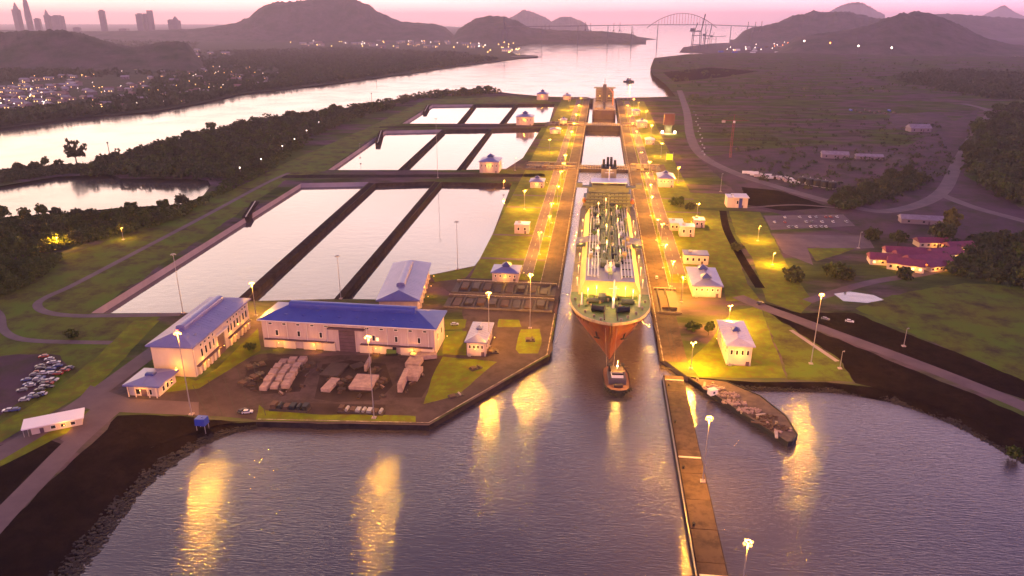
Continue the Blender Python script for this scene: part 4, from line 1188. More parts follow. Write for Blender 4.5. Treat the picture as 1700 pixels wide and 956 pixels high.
# foredeck fittings
def zf(s): return zdk(s) - .35
for sgn in (-1, 1):
    w = MB()
    w.tube((sgn * 3.4, 26, zf(26) + 1.6), (sgn * 9.2, 27, zf(26) + 1.6), 1.5, n=12)
    w.tube((sgn * 3.0, 25.9, zf(26) + 1.6), (sgn * 3.5, 26, zf(26) + 1.6), 2.1, n=12); w.tube((sgn * 9.2, 27, zf(26) + 1.6), (sgn * 9.7, 27, zf(26) + 1.6), 2.1, n=12)
    w.box(min(sgn * 3, sgn * 10), max(sgn * 3, sgn * 10), 27.6, 30.8, zf(28), zf(28) + 1.7)
    w.build('anchor_windlass', M_exh, ship)
    w = MB().tube((sgn * 6, 42, zf(42) + 1.4), (sgn * 12, 42, zf(42) + 1.4), 1.2, n=10)
    w.box(min(sgn * 6, sgn * 13), max(sgn * 6, sgn * 13), 43, 46, zf(42), zf(42) + 1.6)
    w.build('mooring_winch', M_pipeg, ship)
    for s, x in ((10, 5), (16, 8.5), (24, 13), (34, 16.5), (46, 18.8)):
        MB().lathe([(.55, zf(s)), (.55, zf(s) + 1.0), (.75, zf(s) + 1.1), (.75, zf(s) + 1.4), (0, zf(s) + 1.45)], sgn * x, s, 8).build('bitt', M_bul, ship)
    MB().tube((sgn * 15.2, 38, zf(38)), (sgn * 15.2, 38, zf(38) + 7), .55, .4, 8).build('light_post', M_wht, ship)
    ch = MB()
    for k in range(9): ch.tube((sgn * 3.2, 11 + k * 1.6, zf(11 + k * 1.6) + .25), (sgn * 3.3, 12.1 + k * 1.6, zf(12 + k * 1.6) + .3), .34, n=5)
    ch.build('anchor_chain', M_rust, ship)
fm = MB().tube((1.5, 34, zf(34)), (1.5, 34, zf(34) + 16), .75, .35, 8)
fm.tube((-1.2, 34, zf(34) + 11), (4.2, 34, zf(34) + 11), .2, n=5)
fm.tube((1.5, 34, zf(34) + 6), (1.5, 39, zf(34)), .25, n=5)
fm.build('foremast', M_wht, ship)
bw_ = MB(); bw_.v = [(-15, 52, zf(52)), (0, 47, zf(47)), (15, 52, zf(52)), (-15, 52.3, zf(52) + 1.8), (0, 47.3, zf(47) + 1.8), (15, 52.3, zf(52) + 1.8)]
bw_.f = [(0, 1, 4, 3), (1, 2, 5, 4)]
bw_.build('breakwater', M_gdeck, ship)
MB().box(-6.5, -2.5, 44, 50, zf(46), zf(46) + 3.2).build('deck_store', M_pipeg, ship)
for k in range(34):
    MB().rbox(random.uniform(-14, 14), random.uniform(30, 50), zf(40), random.uniform(.8, 2), random.uniform(.8, 2), random.uniform(.6, 1.6)).build('deck_fitting', random.choice((M_bul, M_pipeg, M_exh, M_gdeck, M_trunk)), ship)
# flood lamps of the ship, and more added to brighten its aft deck
def flood(x, y, z, power, head=0.5, zpost=None):
    if zpost is not None: MB().tube((x, y, zpost), (x, y, z), .18, n=5).build('lamp_post', M_wht, ship)
    o = MB().lathe([(0, z - .4), (head, z - .3), (head, z + .3), (0, z + .45)], x, y, 8).build('flood_lamp', M_lamp, ship)
    add_light(o, (x, y - .1, z - .9), power * 1000, (1.0, 0.56, 0.06), .4)
YF = (1.0, 0.56, 0.06)
for x, y in ((-12.2, 53), (-7.5, 57), (3.2, 56.5), (8.4, 57), (12.4, 53)):
    flood(x, y - 3.0, ZD + 6.2, 6.5, .5, ZD)
flood(1.5, 33, zf(34) + 6.5, 2.5, .4)
flood(0, 75.5, zt + 6.4, 4, .8, zt)
for sgn in (-1, 1):
    for y in (70, 92, 116, 142, 170, 200): flood(sgn * 18.6, y, ZD + 5.0, 1.8, .3, ZD)
for y in (112, 150, 190, 226): flood(-2.0, y, zt + 9.0, 4.5, .4, zt)
for y in (96, 130, 170, 208): flood(6.0, y, zt + 8.0, 3.5, .35, zt); flood(-7.6, y + 8, zt + 8.0, 3.5, .35, zt)  # extra floods added to brighten the aft tank deck
# accommodation, bridge, funnel
acc = MB()
acc.box(-17, 17, 236, 262, ZD, ZD + 17); acc.box(-15.5, 15.5, 237.5, 260, ZD + 17, ZD + 21)
acc.build('accommodation', M_house, ship)
br = MB().box(-25.5, 25.5, 236.5, 243, ZD + 21, ZD + 22).box(-13, 13, 236.8, 252, ZD + 22, ZD + 25.2).build('bridge', M_house, ship)
MB().box(-12.5, 12.5, 236.6, 236.79, ZD + 23.2, ZD + 24.6).build('bridge_window', M_glass, br)
MB().box(-14, 14, 236, 253, ZD + 25.2, ZD + 25.7).build('bridge_roof', M_wht, br)
for sgn in (-1, 1):
    MB().box(sgn * 23 - 2.3, sgn * 23 + 2.3, 236.6, 241, ZD + 22, ZD + 24.6).build('bridge_wing', M_house, br)
    lb_ = MB(); lb_.lathe([(0, -5), (1.5, -4), (1.9, 0), (1.5, 4), (0, 5)], 0, 0, 8)
    lb_.v = [(sgn * 19.2 + a, 250 + c_, ZD + 8 + b_) for a, b_, c_ in lb_.v]
    lb_.build('lifeboat', M_orange, ship, smooth=True)
for f in range(5):
    for k in range(10):
        x = -14.2 + k * 3.15
        MB().box(x - .35, x + .35, 235.85, 235.99, ZD + 5.1 + f * 2.7, ZD + 5.9 + f * 2.7).build('window', M_glass, ship)
for f in range(5): MB().box(-18, 18, 235.0, 236.0, ZD + 3.6 + f * 2.7, ZD + 3.85 + f * 2.7).build('deck_edge', M_house, ship)
fu = MB().box(-6.5, 6.5, 264, 278, ZD, ZD + 31, .6).build('funnel', M_fun, ship)
MB().box(-6.3, 6.3, 263.6, 278.2, ZD + 31, ZD + 32.2).build('funnel_top', M_exh, fu)
for x, y, h in ((-4.4, 268, 6), (-4.4, 273, 5), (-1.2, 270, 7.5), (1.6, 268, 6.5), (1.6, 273, 7), (4.6, 268, 5.5), (4.6, 273, 4.5)):
    MB().tube((x, y, ZD + 32), (x, y, ZD + 32 + h), 1.1, 1.0, 8).build('exhaust_pipe', M_exh, fu)
MB().box(-20, 20, 262, 284, ZD, ZD + 6).build('engine_casing', M_house, ship)
mm = MB().tube((0, 243, ZD + 25.5), (0, 243, ZD + 37), .6, .3, 6); mm.tube((-3.5, 243, ZD + 32), (3.5, 243, ZD + 32), .25, n=5); mm.box(-2.2, 2.2, 242.6, 243.4, ZD + 34, ZD + 34.6)
mm.build('radar_mast', M_wht, ship)

# weathering and lines on the tanker
for sgn in (-1, 1):
    for k in range(14):
        s = 8 + k * 3.2; w = interp(DK, s) + .03
        MB().tube((sgn * w, s, zdk(s) - .5), (sgn * (w - .25), s + .15, zdk(s) - 1.6), .16, n=5).build('fairlead', M_exh, ship)
    MB().tube((sgn * 3.0, 3.2, zdk(3) + .3), (sgn * 1.6, -12, 6.0), .09, n=5).build('tow_line', M_bul, ship)
    an = MB().tube((sgn * 7.2, 9.5, 14.5), (sgn * 6.4, 9.7, 10.8), .35, n=6); an.tube((sgn * 5.4, 9.0, 11.0), (sgn * 8.0, 10.6, 11.0), .4, n=6)
    an.build('anchor', M_exh, ship)
    for s, ey in ((30, 18), (52, 70)):
        a_ = (sgn * (interp(DK, s) - .2), s, zdk(s)); b_ = (sgn * 27.5 - .6, s + ey - 30, 2.9)
        MB().tube(a_, b_, .10, n=4).build('mooring_line', M_bul, ship)

# ---------------------------------------------------------------- tugs
def tug(loc, rz, label):
    t = thing('tugboat', label, 'tugboat', loc, rz, 'tugboats')
    h = MB(); st = [(-13, 1.2), (-12, 3.4), (-9, 5.2), (-4, 6.0), (6, 6.0), (11, 5.2), (13.5, 3.6)]
    lv = [(-1.2, .72), (0, .86), (1.6, .98), (2.6, 1.0)]
    for sgn in (-1, 1):
        b = len(h.v)
        for y, w in st:
            for z, k in lv:
                h.v.append((sgn * w * k, y * (0.93 + 0.07 * k), z + max(0, -y - 6) * .12))
        for i in range(len(st) - 1):
            for k in range(3):
                a = b + i * 4 + k; q = (a, a + 4, a + 5, a + 1)
                h.f.append(q if sgn > 0 else q[::-1])
    n = len(st) * 4
    for k in range(3):
        h.f.append((k, k + 1, n + k + 1, n + k)); e = n - 4
        h.f.append((e + k, n + e + k, n + e + k + 1, e + k + 1))
    h.build('hull', M_exh, t)
    d = MB()
    for y, w in st: d.v += [(-w * .97, y, 2.4 + max(0, -y - 6) * .12), (w * .97, y, 2.4 + max(0, -y - 6) * .12)]
    for i in range(len(st) - 1): d.f.append((2 * i, 2 * i + 1, 2 * i + 3, 2 * i + 2))
    d.build('deck', mat('tug_deck', (0.16, 0.06, 0.045), .7), t)
    for k in range(11):
        a = math.pi * (k / 10)
        MB().lathe([(.42, -.35), (.75, -.2), (.75, .2), (.42, .35)], 6.1 * math.cos(a), -8.6 - 4.2 * math.sin(a), 8).build('tyre_fender', M_tyre, t, loc=(0, 0, 2.2))
    MB().box(-4.0, 4.0, -5.5, 5.5, 2.4, 5.2).build('deckhouse', mat('tug_house', (0.07, 0.06, 0.085), .6), t)
    wh = MB().box(-2.7, 2.7, -4.2, 1.2, 5.2, 8.2, .3).build('wheelhouse', M_wht, t)
    MB().box(-2.62, 2.62, -4.28, 1.28, 6.7, 7.6).build('window', M_glass, wh)
    MB().box(-3.0, 3.0, -4.6, 1.6, 8.2, 8.5).build('roof', M_gate, wh)
    for sx in (-1, 1): MB().box(sx * 2.9 - .7, sx * 2.9 + .7, 2.2, 4.6, 5.2, 8.6).build('funnel', M_exh, t)
    MB().tube((0, -1, 8.5), (0, -1, 12.5), .2, .1, 5).build('mast', M_wht, t)
    MB().tube((-2, -8.2, 3.4), (2, -8.2, 3.4), .9, n=8).build('towing_winch', M_gated, t)
    o = MB().lathe([(0, 9.6), (.3, 9.7), (.3, 10.1), (0, 10.2)], 0, -1.3, 6).build('deck_streak_lamp', M_lampw, t)
    add_light(o, (0, -3.0, 12.5), 11000, (1, .5, .08), .5)  # strong light added ahead of the wheelhouse for the streak on the water
    return t
tug(P(1023, 637, Z_L), R(4), 'black-hulled tugboat nosing under the bow of the red tanker')
q = tug(P(1044, 136, Z_SEA), R(70), 'tiny dark tugboat on the open channel beyond the locks')
q.scale = (1.2, 1.2, 1.2)

# ---------------------------------------------------------------- distant ship in the lower chamber
t = thing('cargo_ship', 'distant dark-hulled ship in the lower chamber, its deck brightly lit', 'ship', (9.9, P(1000, 197, -11).y, -11.5))
hl = MB()
prof = [(-22, 3), (-20.5, 0), (20.5, 0), (22, 3)]
hl.prism([(-17, 0), (17, 0), (21, 6), (21.5, 16), (21.5, 215), (12, 240), (-12, 240), (-21.5, 215), (-21.5, 16), (-21, 6)], -.5, 15.5)
hl.build('hull', mat('maroon_hull', (0.05, 0.022, 0.03), .5), t)
MB().prism([(-16, 1), (16, 1), (20, 7), (20.5, 200), (-20.5, 200), (-20, 7)], 15.5, 16.2).build('deck', M_bul, t)
for k in range(4):
    for sx in (-1, 1): MB().box(sx * 10 - 7.5, sx * 10 + 7.5, 14 + k * 24, 32 + k * 24, 16.2, 19).build('hatch', M_bul, t)
MB().box(-17, 17, 118, 136, 16.2, 44).build('accommodation', mat('mauve_house', (0.11, 0.085, 0.12), .6), t)
MB().box(-21, 21, 118, 124, 44, 46).build('bridge', M_house, t)
for k in range(5): MB().box(-18, 18, 116.6, 118, 19 + k * 5, 19.4 + k * 5).build('deck_edge', M_house, t)
MB().tube((0, 124, 47), (0, 124, 62), .8, .4, 6).build('radar_mast', M_house, t)
MB().box(-4, 4, 112, 117.9, 16.2, 52, .5).build('funnel', mat('violet_dark', (0.03, 0.025, 0.06), .6), t)
for x in (-11, 11):
    for k in range(5): MB().box(x - 5, x + 5, 117.85, 117.99, 20 + k * 4.5, 21.6 + k * 4.5).build('window', M_glass, t)
cj = MB().tube((16, 60, 16), (16, 60, 44), 1.2, .8, 6); cj.tube((16, 60, 40), (6, 92, 50), .7, .4, 5)
cj.build('deck_crane', M_orange, t)
for sx in (-1, 1):
    o = MB().box(sx * 9 - 1, sx * 9 + 1, 108, 109, 30, 31).build('flood_lamp', M_lamp, t)
    add_light(o, (sx * 9, 60, 26), 2500, (1, .75, .4), 1)

# ---------------------------------------------------------------- barge moored by the approach wall
deck_px = [(1135, 621), (1158, 626), (1205, 633), (1262, 657), (1306, 692), (1324, 722), (1316, 733), (1308, 735), (1225, 682)]
dw = [P(x, y, -0.4) for x, y in deck_px]
c = sum(dw, Vector()) / len(dw)
t = thing('work_barge', 'long dark barge with debris-strewn deck moored beside the approach wall', 'barge', (c.x, c.y, -0.4))
ax = (P(1316, 728, -.4) - P(1146, 623, -.4)).normalized()
MB().prism([(p.x - c.x, p.y - c.y) for p in dw], -3.2, -0.05).build('hull', M_exh, t)
MB().prism([((p.x - c.x) * .97, (p.y - c.y) * .97) for p in dw], -0.05, 0.0).build('deck', mat('barge_deck', (0.13, 0.085, 0.065), .9, col2=(0.07, 0.045, 0.04), nscale=.3, detail=7), t)
ru = MB()
for (a, b) in zip(dw, dw[1:] + dw[:1]):
    ru.tube((a.x - c.x, a.y - c.y, .1), (b.x - c.x, b.y - c.y, .1), .3, n=5)
ru.build('rubbing_strake', M_tyre, t)
def on_barge(u, v):
    A = P(1146, 624, -.4).lerp(P(1316, 728, -.4), u); 
    s = Vector((-ax.y, ax.x, 0))
    return A + s * v - c
barge_o = t
for k in range(9):
    p = on_barge(.08 + k * .105, 7 * math.sin(k) * .6)
    MB().lathe([(.4, 0), (.4, .8), (.6, .9), (.6, 1.1), (0, 1.15)], p.x, p.y, 7).build('bollard', M_bul, t)

# ================================================================ loads on the barge
def rubble(name, label, cat, loc, rx, ry, h, n, m, group=None, s=(0.5, 1.6)):
    """heap of broken blocks: one thing made of irregular chunks piled on each other"""
    mb = MB()
    for k in range(n):
        a = random.uniform(0, 6.28); r_ = math.sqrt(random.random())
        x, y = rx * r_ * math.cos(a), ry * r_ * math.sin(a)
        z = h * (1 - r_ * r_) * random.uniform(.3, 1)
        q = random.uniform(*s)
        b = len(mb.v)
        mb.rbox(x, y, max(0, z - q * .5), q, q * random.uniform(.6, 1.4), q * random.uniform(.5, 1), random.uniform(0, 3))
        for i in range(b, len(mb.v)):
            v = mb.v[i]; mb.v[i] = (v[0] + random.uniform(-.15, .15) * q, v[1] + random.uniform(-.15, .15) * q, max(0, v[2] + random.uniform(-.15, .15) * q))
    o = mb.build(name, m); o.location = loc
    return tag(o, label, cat, group)
BL = ['heap of broken concrete at the shore end of the barge deck', 'second heap of pale rubble on the barge deck', 'third heap of pale rubble amidships on the barge',
      'heap of rubble just past the middle of the barge', 'heap of brown rubble on the outer half of the barge', 'heap of brown rubble nearest the outer end of the barge']
for k, u in enumerate((.24, .36, .47, .6, .72, .85)):
    p = on_barge(u, 1.0 + math.sin(k * 2.0) * 1.4) + c
    p.z = -.39
    rubble('rubble_heap', BL[k], 'rubble', p, 5.5, 2.6, 0.7, 80, M_block if k < 4 else M_rust, 'heaps on the barge', (.3, .9))
p = on_barge(.30, -3.2) + c
t = thing('barge_cabin', 'small white cabin standing on the barge deck', 'cabin', (p.x, p.y, -.39), .5)
MB().box(-1.8, 1.8, -1.3, 1.3, 0, 2.4).build('wall', M_wht, t); MB().box(-2, 2, -1.5, 1.5, 2.4, 2.6).build('roof', M_trim, t); MB().box(-.5, .5, -1.36, -1.305, .9, 1.8).build('window', M_glass, t)
for k in range(14):
    p = on_barge(random.uniform(.15, .93), random.uniform(-4, 4)) + c
    o = MB().rbox(0, 0, 0, random.uniform(.6, 1.2), random.uniform(2, 5), random.uniform(.25, .7), random.uniform(0, 3)).build('timber_baulk', random.choice((M_rust, M_block, M_conc))); o.location = (p.x, p.y, -.39)
    tag(o, 'short timber baulk lying on the barge deck between the rubble heaps', 'timber', 'timbers on the barge')

def sample_pts(poly, n):
    xs = [p[0] for p in poly]; ys = [p[1] for p in poly]; out = []
    while len(out) < n:
        x, y = random.uniform(min(xs), max(xs)), random.uniform(min(ys), max(ys)); c_ = False
        for i in range(len(poly)):
            (x0, y0), (x1, y1) = poly[i], poly[(i + 1) % len(poly)]
            if (y0 > y) != (y1 > y) and x < (x1 - x0) * (y - y0) / (y1 - y0) + x0: c_ = not c_
        if c_: out.append((x, y))
    return out
# ================================================================ storage yard in front of the halls
def slab_thing(name, label, a, b, wid, h, z=0.0, m=None, group=None, legs=False, shear=0.0):
    A, B = P(*a), P(*b)
    d = B - A; L_ = d.length; ang = math.atan2(d.y, d.x)
    t = thing(name, label, 'slab', ((A.x + B.x) / 2, (A.y + B.y) / 2, 0.05), ang, group)
    MB().box(-L_ / 2, L_ / 2, -wid / 2, wid / 2, z, z + h).build('slab', m or M_block, t)
    for sx in (-.38, .38):
        MB().box(L_ * sx - .4, L_ * sx + .4, -wid * .48, wid * .48, 0, z - .005 if z > 0.1 else .02).build('bearer', M_rust, t)
    return t
slab_thing('concrete_slab', 'long pale concrete slab left of the large pink one in the yard', (540, 653), (558, 634), 4.2, 1.6, .6)
slab_thing('concrete_slab', 'large pink concrete slab on bearers in the middle of the yard', (598, 652), (612, 630), 10.5, 1.4, 1.4)
slab_thing('steel_plate', 'broad dark plate lying behind the long pale slab in the yard', (545, 627), (566, 606), 9, .9, .3, M_gate)
slab_thing('concrete_panel', 'narrow pale panel standing behind the large pink slab', (607, 617), (615, 602), 1.2, 3.2, .1)
slab_thing('concrete_slab', 'lavender slab nearest the wide hall at the right of the yard', (682, 597), (724, 592), 6.0, 2.2, .4)
slab_thing('concrete_slab', 'second slab from the wide hall in the right-hand row', (684, 612), (692, 600), 7.0, 2.2, .4)
slab_thing('concrete_slab', 'brightest slab, third in the right-hand row of the yard', (680, 634), (690, 616), 7.5, 2.4, .4)
slab_thing('concrete_panel', 'tall narrow panel standing at the near end of the right-hand row', (664, 652), (676, 625), 2.2, 4.2, .1)
slab_thing('steel_plate', 'flat dark plate beside the narrow standing panel', (585, 612), (604, 606), 5, .8, .2, M_gate)
# stack of precast blocks, each its own
ang_b = math.atan2((P(470, 605) - P(442, 645)).y, (P(470, 605) - P(442, 645)).x)
u_ = Vector((math.cos(ang_b), math.sin(ang_b), 0)); v_ = Vector((u_.y, -u_.x, 0))
o0 = P(440, 644)
bm_ = MB().box(-2.6, 2.6, -1.9, 1.9, 0, 2.0, .12).build('precast_block', M_block)
first = True
names = ('nearest', 'second', 'third', 'fourth', 'farthest'); cols = ('left', 'middle', 'right')
for i in range(5):
    for j in range(3):
        if (i, j) == (0, 1): pass
        o = bm_ if first else bm_.copy()
        if not first: COL.objects.link(o)
        first = False
        p = o0 + u_ * (i * 6.3 + j * .8) + v_ * (j * 4.6)
        o.location = (p.x + random.uniform(-.4, .4), p.y + random.uniform(-.4, .4), 0.06)
        o.rotation_euler = (0, 0, ang_b + random.uniform(-.05, .05)); o.scale = (random.uniform(.9, 1.05), random.uniform(.9, 1.05), random.uniform(.7, 1.25))
        tag(o, 'pinkish precast block in the yard, %s row, %s column of the block stack' % (names[i], cols[j]), 'block', 'stack of precast blocks')
def scrap(label, a, ang, L_, Wd, h, m, kind='equipment_skid', cat='equipment'):
    t = thing(kind, label, cat, P(*a) + Vector((0, 0, .06)), R(ang))
    MB().box(-L_ / 2, L_ / 2, -Wd / 2, Wd / 2, 0, h * .3).build('frame', M_gated, t)
    n = max(2, int(L_ / 2.5))
    for k in range(n):
        x = -L_ / 2 + (k + .5) * L_ / n
        if k % 3 == 1: MB().tube((x, -Wd * .4, h * .55), (x, Wd * .4, h * .55), h * .32, n=8).build('drum', m, t)
        else: MB().box(x - L_ / n * .4, x + L_ / n * .4, -Wd * .42, Wd * .42, h * .3, h * random.uniform(.6, 1)).build('unit', m if k % 2 else M_rust, t)
    return t
scrap('dark machinery row behind the grass strip, left of the purple frames', (482, 680), 0, 17, 4.5, 3.2, M_exh)
scrap('purple grey frames lined up behind the grass strip by the quay', (600, 684), -1, 20, 4, 2.2, M_steel)
scrap('dark skid left of the block stack in the yard', (418, 632), 60, 12, 5, 2.4, M_gate)
scrap('low dark skid at the yard corner nearest the leftmost hall', (425, 608), 40, 9, 4, 1.8, M_gate)
scrap('dark skid to the right of the block stack', (506, 612), 50, 11, 4, 2.4, M_gate)
scrap('dark skid between the dark plate and the large pink slab', (572, 636), 60, 9, 4, 2.6, M_gate)
scrap('rusty skid right of the large pink slab', (628, 640), 65, 10, 4, 2.2, M_rust)
scrap('rusty skid behind the large pink slab', (622, 617), 70, 7, 3, 2.4, M_rust)
scrap('dark equipment at the foot of the gatehouse', (818, 585), 10, 6, 4, 2.0, M_gate)
scrap('small equipment on the fenced lawn near the tanker bow', (880, 565), 10, 5, 4, 1.8, M_gate)
scrap('dark skid on the apron by the quay corner', (790, 612), 40, 6, 3, 1.4, M_gate)
scrap('low skid on the quay edge below the green lawn', (757, 657), 35, 7, 3, 1.2, M_conc)
for k, (x, y) in enumerate(sample_pts([(405, 645), (415, 602), (510, 600), (640, 603), (730, 592), (715, 640), (690, 668), (540, 668)], 34)):
    L_ = random.uniform(1.5, 4.0)
    t = thing('pallet_load', 'small pile of planks and parts lying loose in the storage yard', 'pallet', P(x, y) + Vector((0, 0, .07)), random.uniform(0, 3), 'loose piles in the yard')
    MB().box(-L_ / 2, L_ / 2, -.8, .8, 0, .2).build('pallet', M_rust, t)
    for q in range(3): MB().box(-L_ * .45, L_ * .45, -.7 + q * .5, -.3 + q * .5, .2, .2 + random.uniform(.15, 1.1)).build('plank_bundle', random.choice((M_rust, M_gate, M_block, M_gated)), t)
# crawler crane by the wide hall
t = thing('crawler_crane', 'small green crawler crane with raised boom in front of the wide hall', 'crane', P(651, 588), R(10))
for s in (-1, 1): MB().box(-3, 3, s * 1.6 - .5, s * 1.6 + .5, 0, 1.1).build('track', M_tyre, t)
MB().box(-2.6, 2.2, -1.6, 1.6, 1.1, 3.0).build('body', mat('crane_green', (0.10, 0.16, 0.03), .5), t)
MB().box(.6, 2.4, -1.6, -.2, 3.0, 4.4).build('cab', M_glass, t)
MB().tube((1.5, .5, 2.4), (12.5, .5, 9.0), .4, .25, 5).build('boom', M_exh, t)
# blue tank on stilts by the shore
t = thing('water_tank', 'bright blue tank on stilts at the shore below the yard', 'tank', P(337, 712))
t.scale = (.75, .75, .85)
MB().box(-2.9, 2.9, -2.4, 2.4, 2.8, 6.4, .15).build('tank', M_blue, t)
for sx in (-1, 1):
    for sy in (-1, 1): MB().tube((sx * 2.4, sy * 1.9, -1.5), (sx * 2.4, sy * 1.9, 2.8), .2, n=5).build('leg', M_steel, t)
MB().lathe([(.6, 6.4), (.6, 6.8), (0, 6.9)], .5, 0, 8).build('hatch', M_blue, t)

# dark outlet walls set into the basin liners
for (a, b), w in ((((408, 362), (424, 336)), 'dark outlet wall across the liner of the nearest left basin'), (((627, 238), (633, 218)), 'dark outlet wall across the liner of the second left basin'), (((705, 186), (711, 175)), 'dark outlet wall across the liner of the farthest left basin')):
    A, B = P(*a), P(*b); d_ = B - A
    t = thing('outlet_wall', w, 'wall', (A + B) / 2, math.atan2(d_.y, d_.x), 'outlet walls')
    MB().box(-d_.length / 2, d_.length / 2, -3.2, 3.2, -6, 0.9).build('wall', M_black, t)
    MB().box(-d_.length / 2, d_.length / 2, -.3, .3, .9, 1.6).build('rail', M_steel, t)

# ================================================================ vehicles
PAINT = {'white': mat('car_white', (.52, .50, .51), .35), 'silver': mat('car_silver', (.38, .37, .40), .35, metal=.3), 'grey': mat('car_grey', (.12, .12, .14), .35),
         'blue': mat('car_blue', (.04, .06, .20), .35), 'red': mat('car_red', (.28, .03, .03), .35), 'dark': mat('car_dark', (.02, .02, .025), .35)}
def make_car(colr):
    t = thing('parked_car', 'x y z w', 'car')
    b = MB(); pr = [(-2.2, .35), (-2.2, .85), (-1.9, .98), (1.0, 1.0), (2.1, .88), (2.25, .6), (2.25, .35)]
    for s in (-.88, .88): b.v += [(x, s, z) for x, z in pr]
    n = len(pr)
    b.f = [tuple(range(n)), tuple(reversed(range(n, 2 * n)))] + [(i, n + i, n + (i + 1) % n, (i + 1) % n) for i in range(n)]
    b.build('body', PAINT[colr], t)
    g = MB(); g.v = [(-1.9, -.8, .98), (1.1, -.8, .98), (1.1, .8, .98), (-1.9, .8, .98), (-1.4, -.66, 1.45), (.35, -.66, 1.45), (.35, .66, 1.45), (-1.4, .66, 1.45)]
    g.f = [(0, 1, 5, 4), (1, 2, 6, 5), (2, 3, 7, 6), (3, 0, 4, 7)]
    g.build('window', M_glass, t)
    MB().box(-1.42, .37, -.67, .67, 1.44, 1.5).build('roof', PAINT[colr], t)
    for x in (-1.4, 1.4):
        for s in (-1, 1): MB().tube((x, s * .72, .33), (x, s * .92, .33), .33, n=8).build('wheel', M_tyre, t)
    return t
CARS = {}
def car(loc, rz, colr, label, group):
    if colr not in CARS: CARS[colr] = make_car(colr); o = CARS[colr]
    else: o = copy_tree(CARS[colr])
    o.location = loc; o.rotation_euler = (0, 0, rz)
    o['label'] = label; o['group'] = group
    return o
CC = ['white', 'silver', 'grey', 'blue', 'dark', 'grey', 'dark', 'silver', 'red', 'blue']
for r_ in range(5):
    a, b = P(8 + r_ * 12, 690 - r_ * 6), P(78 + r_ * 9, 590 + r_ * 5)
    n = 12
    for k in range(n):
        if random.random() < .38: continue
        p = a.lerp(b, (k + .5) / n) + Vector((random.uniform(-1.4, 1.4), random.uniform(-1.4, 1.4), .1))
        cl = random.choice(CC)
        car(p, math.atan2(b.y - a.y, b.x - a.x) + 1.57 + random.choice((0, 3.14)), cl, cl + ' car parked in the crowded dark lot at the left edge', 'cars in the left-hand lot')
for r_, (a, b) in enumerate((((1275, 362), (1395, 361)), ((1282, 370), (1410, 369)), ((1290, 378), (1400, 377)))):
    a, b = P(*a), P(*b)
    for k in range(14):
        if random.random() < .35: continue
        cl = random.choice(['white', 'white', 'silver', 'grey', 'red'])
        car(a.lerp(b, (k + random.random() * .5) / 14) + Vector((0, 0, .12)), 1.57 + random.uniform(-.1, .1), cl, cl + ' car parked in the long lot on the right bank', 'cars in the right bank lot')
for (x, y), a, cl, w in (((411, 686), .3, 'white', 'white car parked at the yard edge above the dark shore'), ((403, 684), 1.2, 'dark', 'dark car beside the white one at the yard edge'), ((1410, 535), -.4, 'white', 'white car alone on the dark ground by the bank road'),
                         ((1370, 531), -.4, 'grey', 'grey car on the bank road of the right shore'), ((755, 540), .2, 'silver', 'silver car on the small lawn left of the gatehouse'), ((1262, 505), .4, 'dark', 'dark car at the head of the bank road'), ((1090, 462), 1.5, 'white', 'white car on the right lock apron beside the tanker')):
    car(P(x, y) + Vector((0, 0, .16)), a, cl, w, 'single parked cars')

# ================================================================ village with red roofs, sheds on the right bank
M_rroof = mat('magenta_red_roof', (0.22, 0.035, 0.075), .6, col2=(0.16, 0.028, 0.06), nscale=.4)
def gable(name, label, c, L_, D_, h, rz, roof, wall, lit=0, nw=4, group=None, rise=None, glow=.3):
    t = thing(name, label, 'house', c, rz, group)
    MB().box(-L_ / 2, L_ / 2, -D_ / 2, D_ / 2, -.2, h).build('wall', wall, t)
    rise = rise or D_ * .28; o = .8
    r = MB(); r.v = [(-L_ / 2 - o, -D_ / 2 - o, h - .1), (L_ / 2 + o, -D_ / 2 - o, h - .1), (L_ / 2 + o, D_ / 2 + o, h - .1), (-L_ / 2 - o, D_ / 2 + o, h - .1), (-L_ / 2 - o * .5, 0, h + rise), (L_ / 2 + o * .5, 0, h + rise)]
    r.f = [(0, 1, 5, 4), (2, 3, 4, 5), (1, 2, 5), (3, 0, 4), (3, 2, 1, 0)]
    r.build('roof', roof, t)
    for k in range(nw):
        x = -L_ / 2 + (k + .5) * L_ / nw
        MB().box(x - .8, x + .8, -D_ / 2 - .1, -D_ / 2 - .01, h * .35, h * .72).build('window', M_glow if random.random() < glow else M_glass, t)
    MB().box(-.7 + L_ * .12, .7 + L_ * .12, -D_ / 2 - .15, -D_ / 2 - .01, 0, h * .68).build('door', M_door, t)
    for k in range(lit):
        wall_lamp(t, -L_ / 2 + (k + .5) * L_ / lit, -D_ / 2 - 2.5, h * .9, 3.5)
    return t
vil = [((1475, 437), 26, 12, 4, -8, 'long red-roofed house at the left end of the lit village'), ((1502, 446), 22, 12, 4.5, -20, 'red-roofed house with bright front, nearest in the village'), ((1535, 441), 30, 13, 5, 18, 'broad red-roofed house in the middle of the village'),
       ((1565, 428), 24, 12, 4.5, 20, 'red-roofed house at the right end of the village'), ((1500, 425), 26, 11, 4, -4, 'red-roofed house behind the village front row'), ((1590, 415), 20, 10, 4, 15, 'brown-roofed house at the village far end'), ((1545, 408), 22, 10, 4, 5, 'farthest red-roofed house behind the village'), ((1522, 432), 30, 12, 4, 2, 'long red-roofed house joining the village rows'), ((1552, 446), 18, 10, 3.5, 24, 'small red-roofed house at the village front, right of centre')]
for (x, y), L_, D_, h, a, w in vil:
    gable('village_house', w, P(x, y), L_, D_, h, R(a), M_rroof, M_wallc, lit=2 if y > 420 else 1, nw=5, group='village houses')
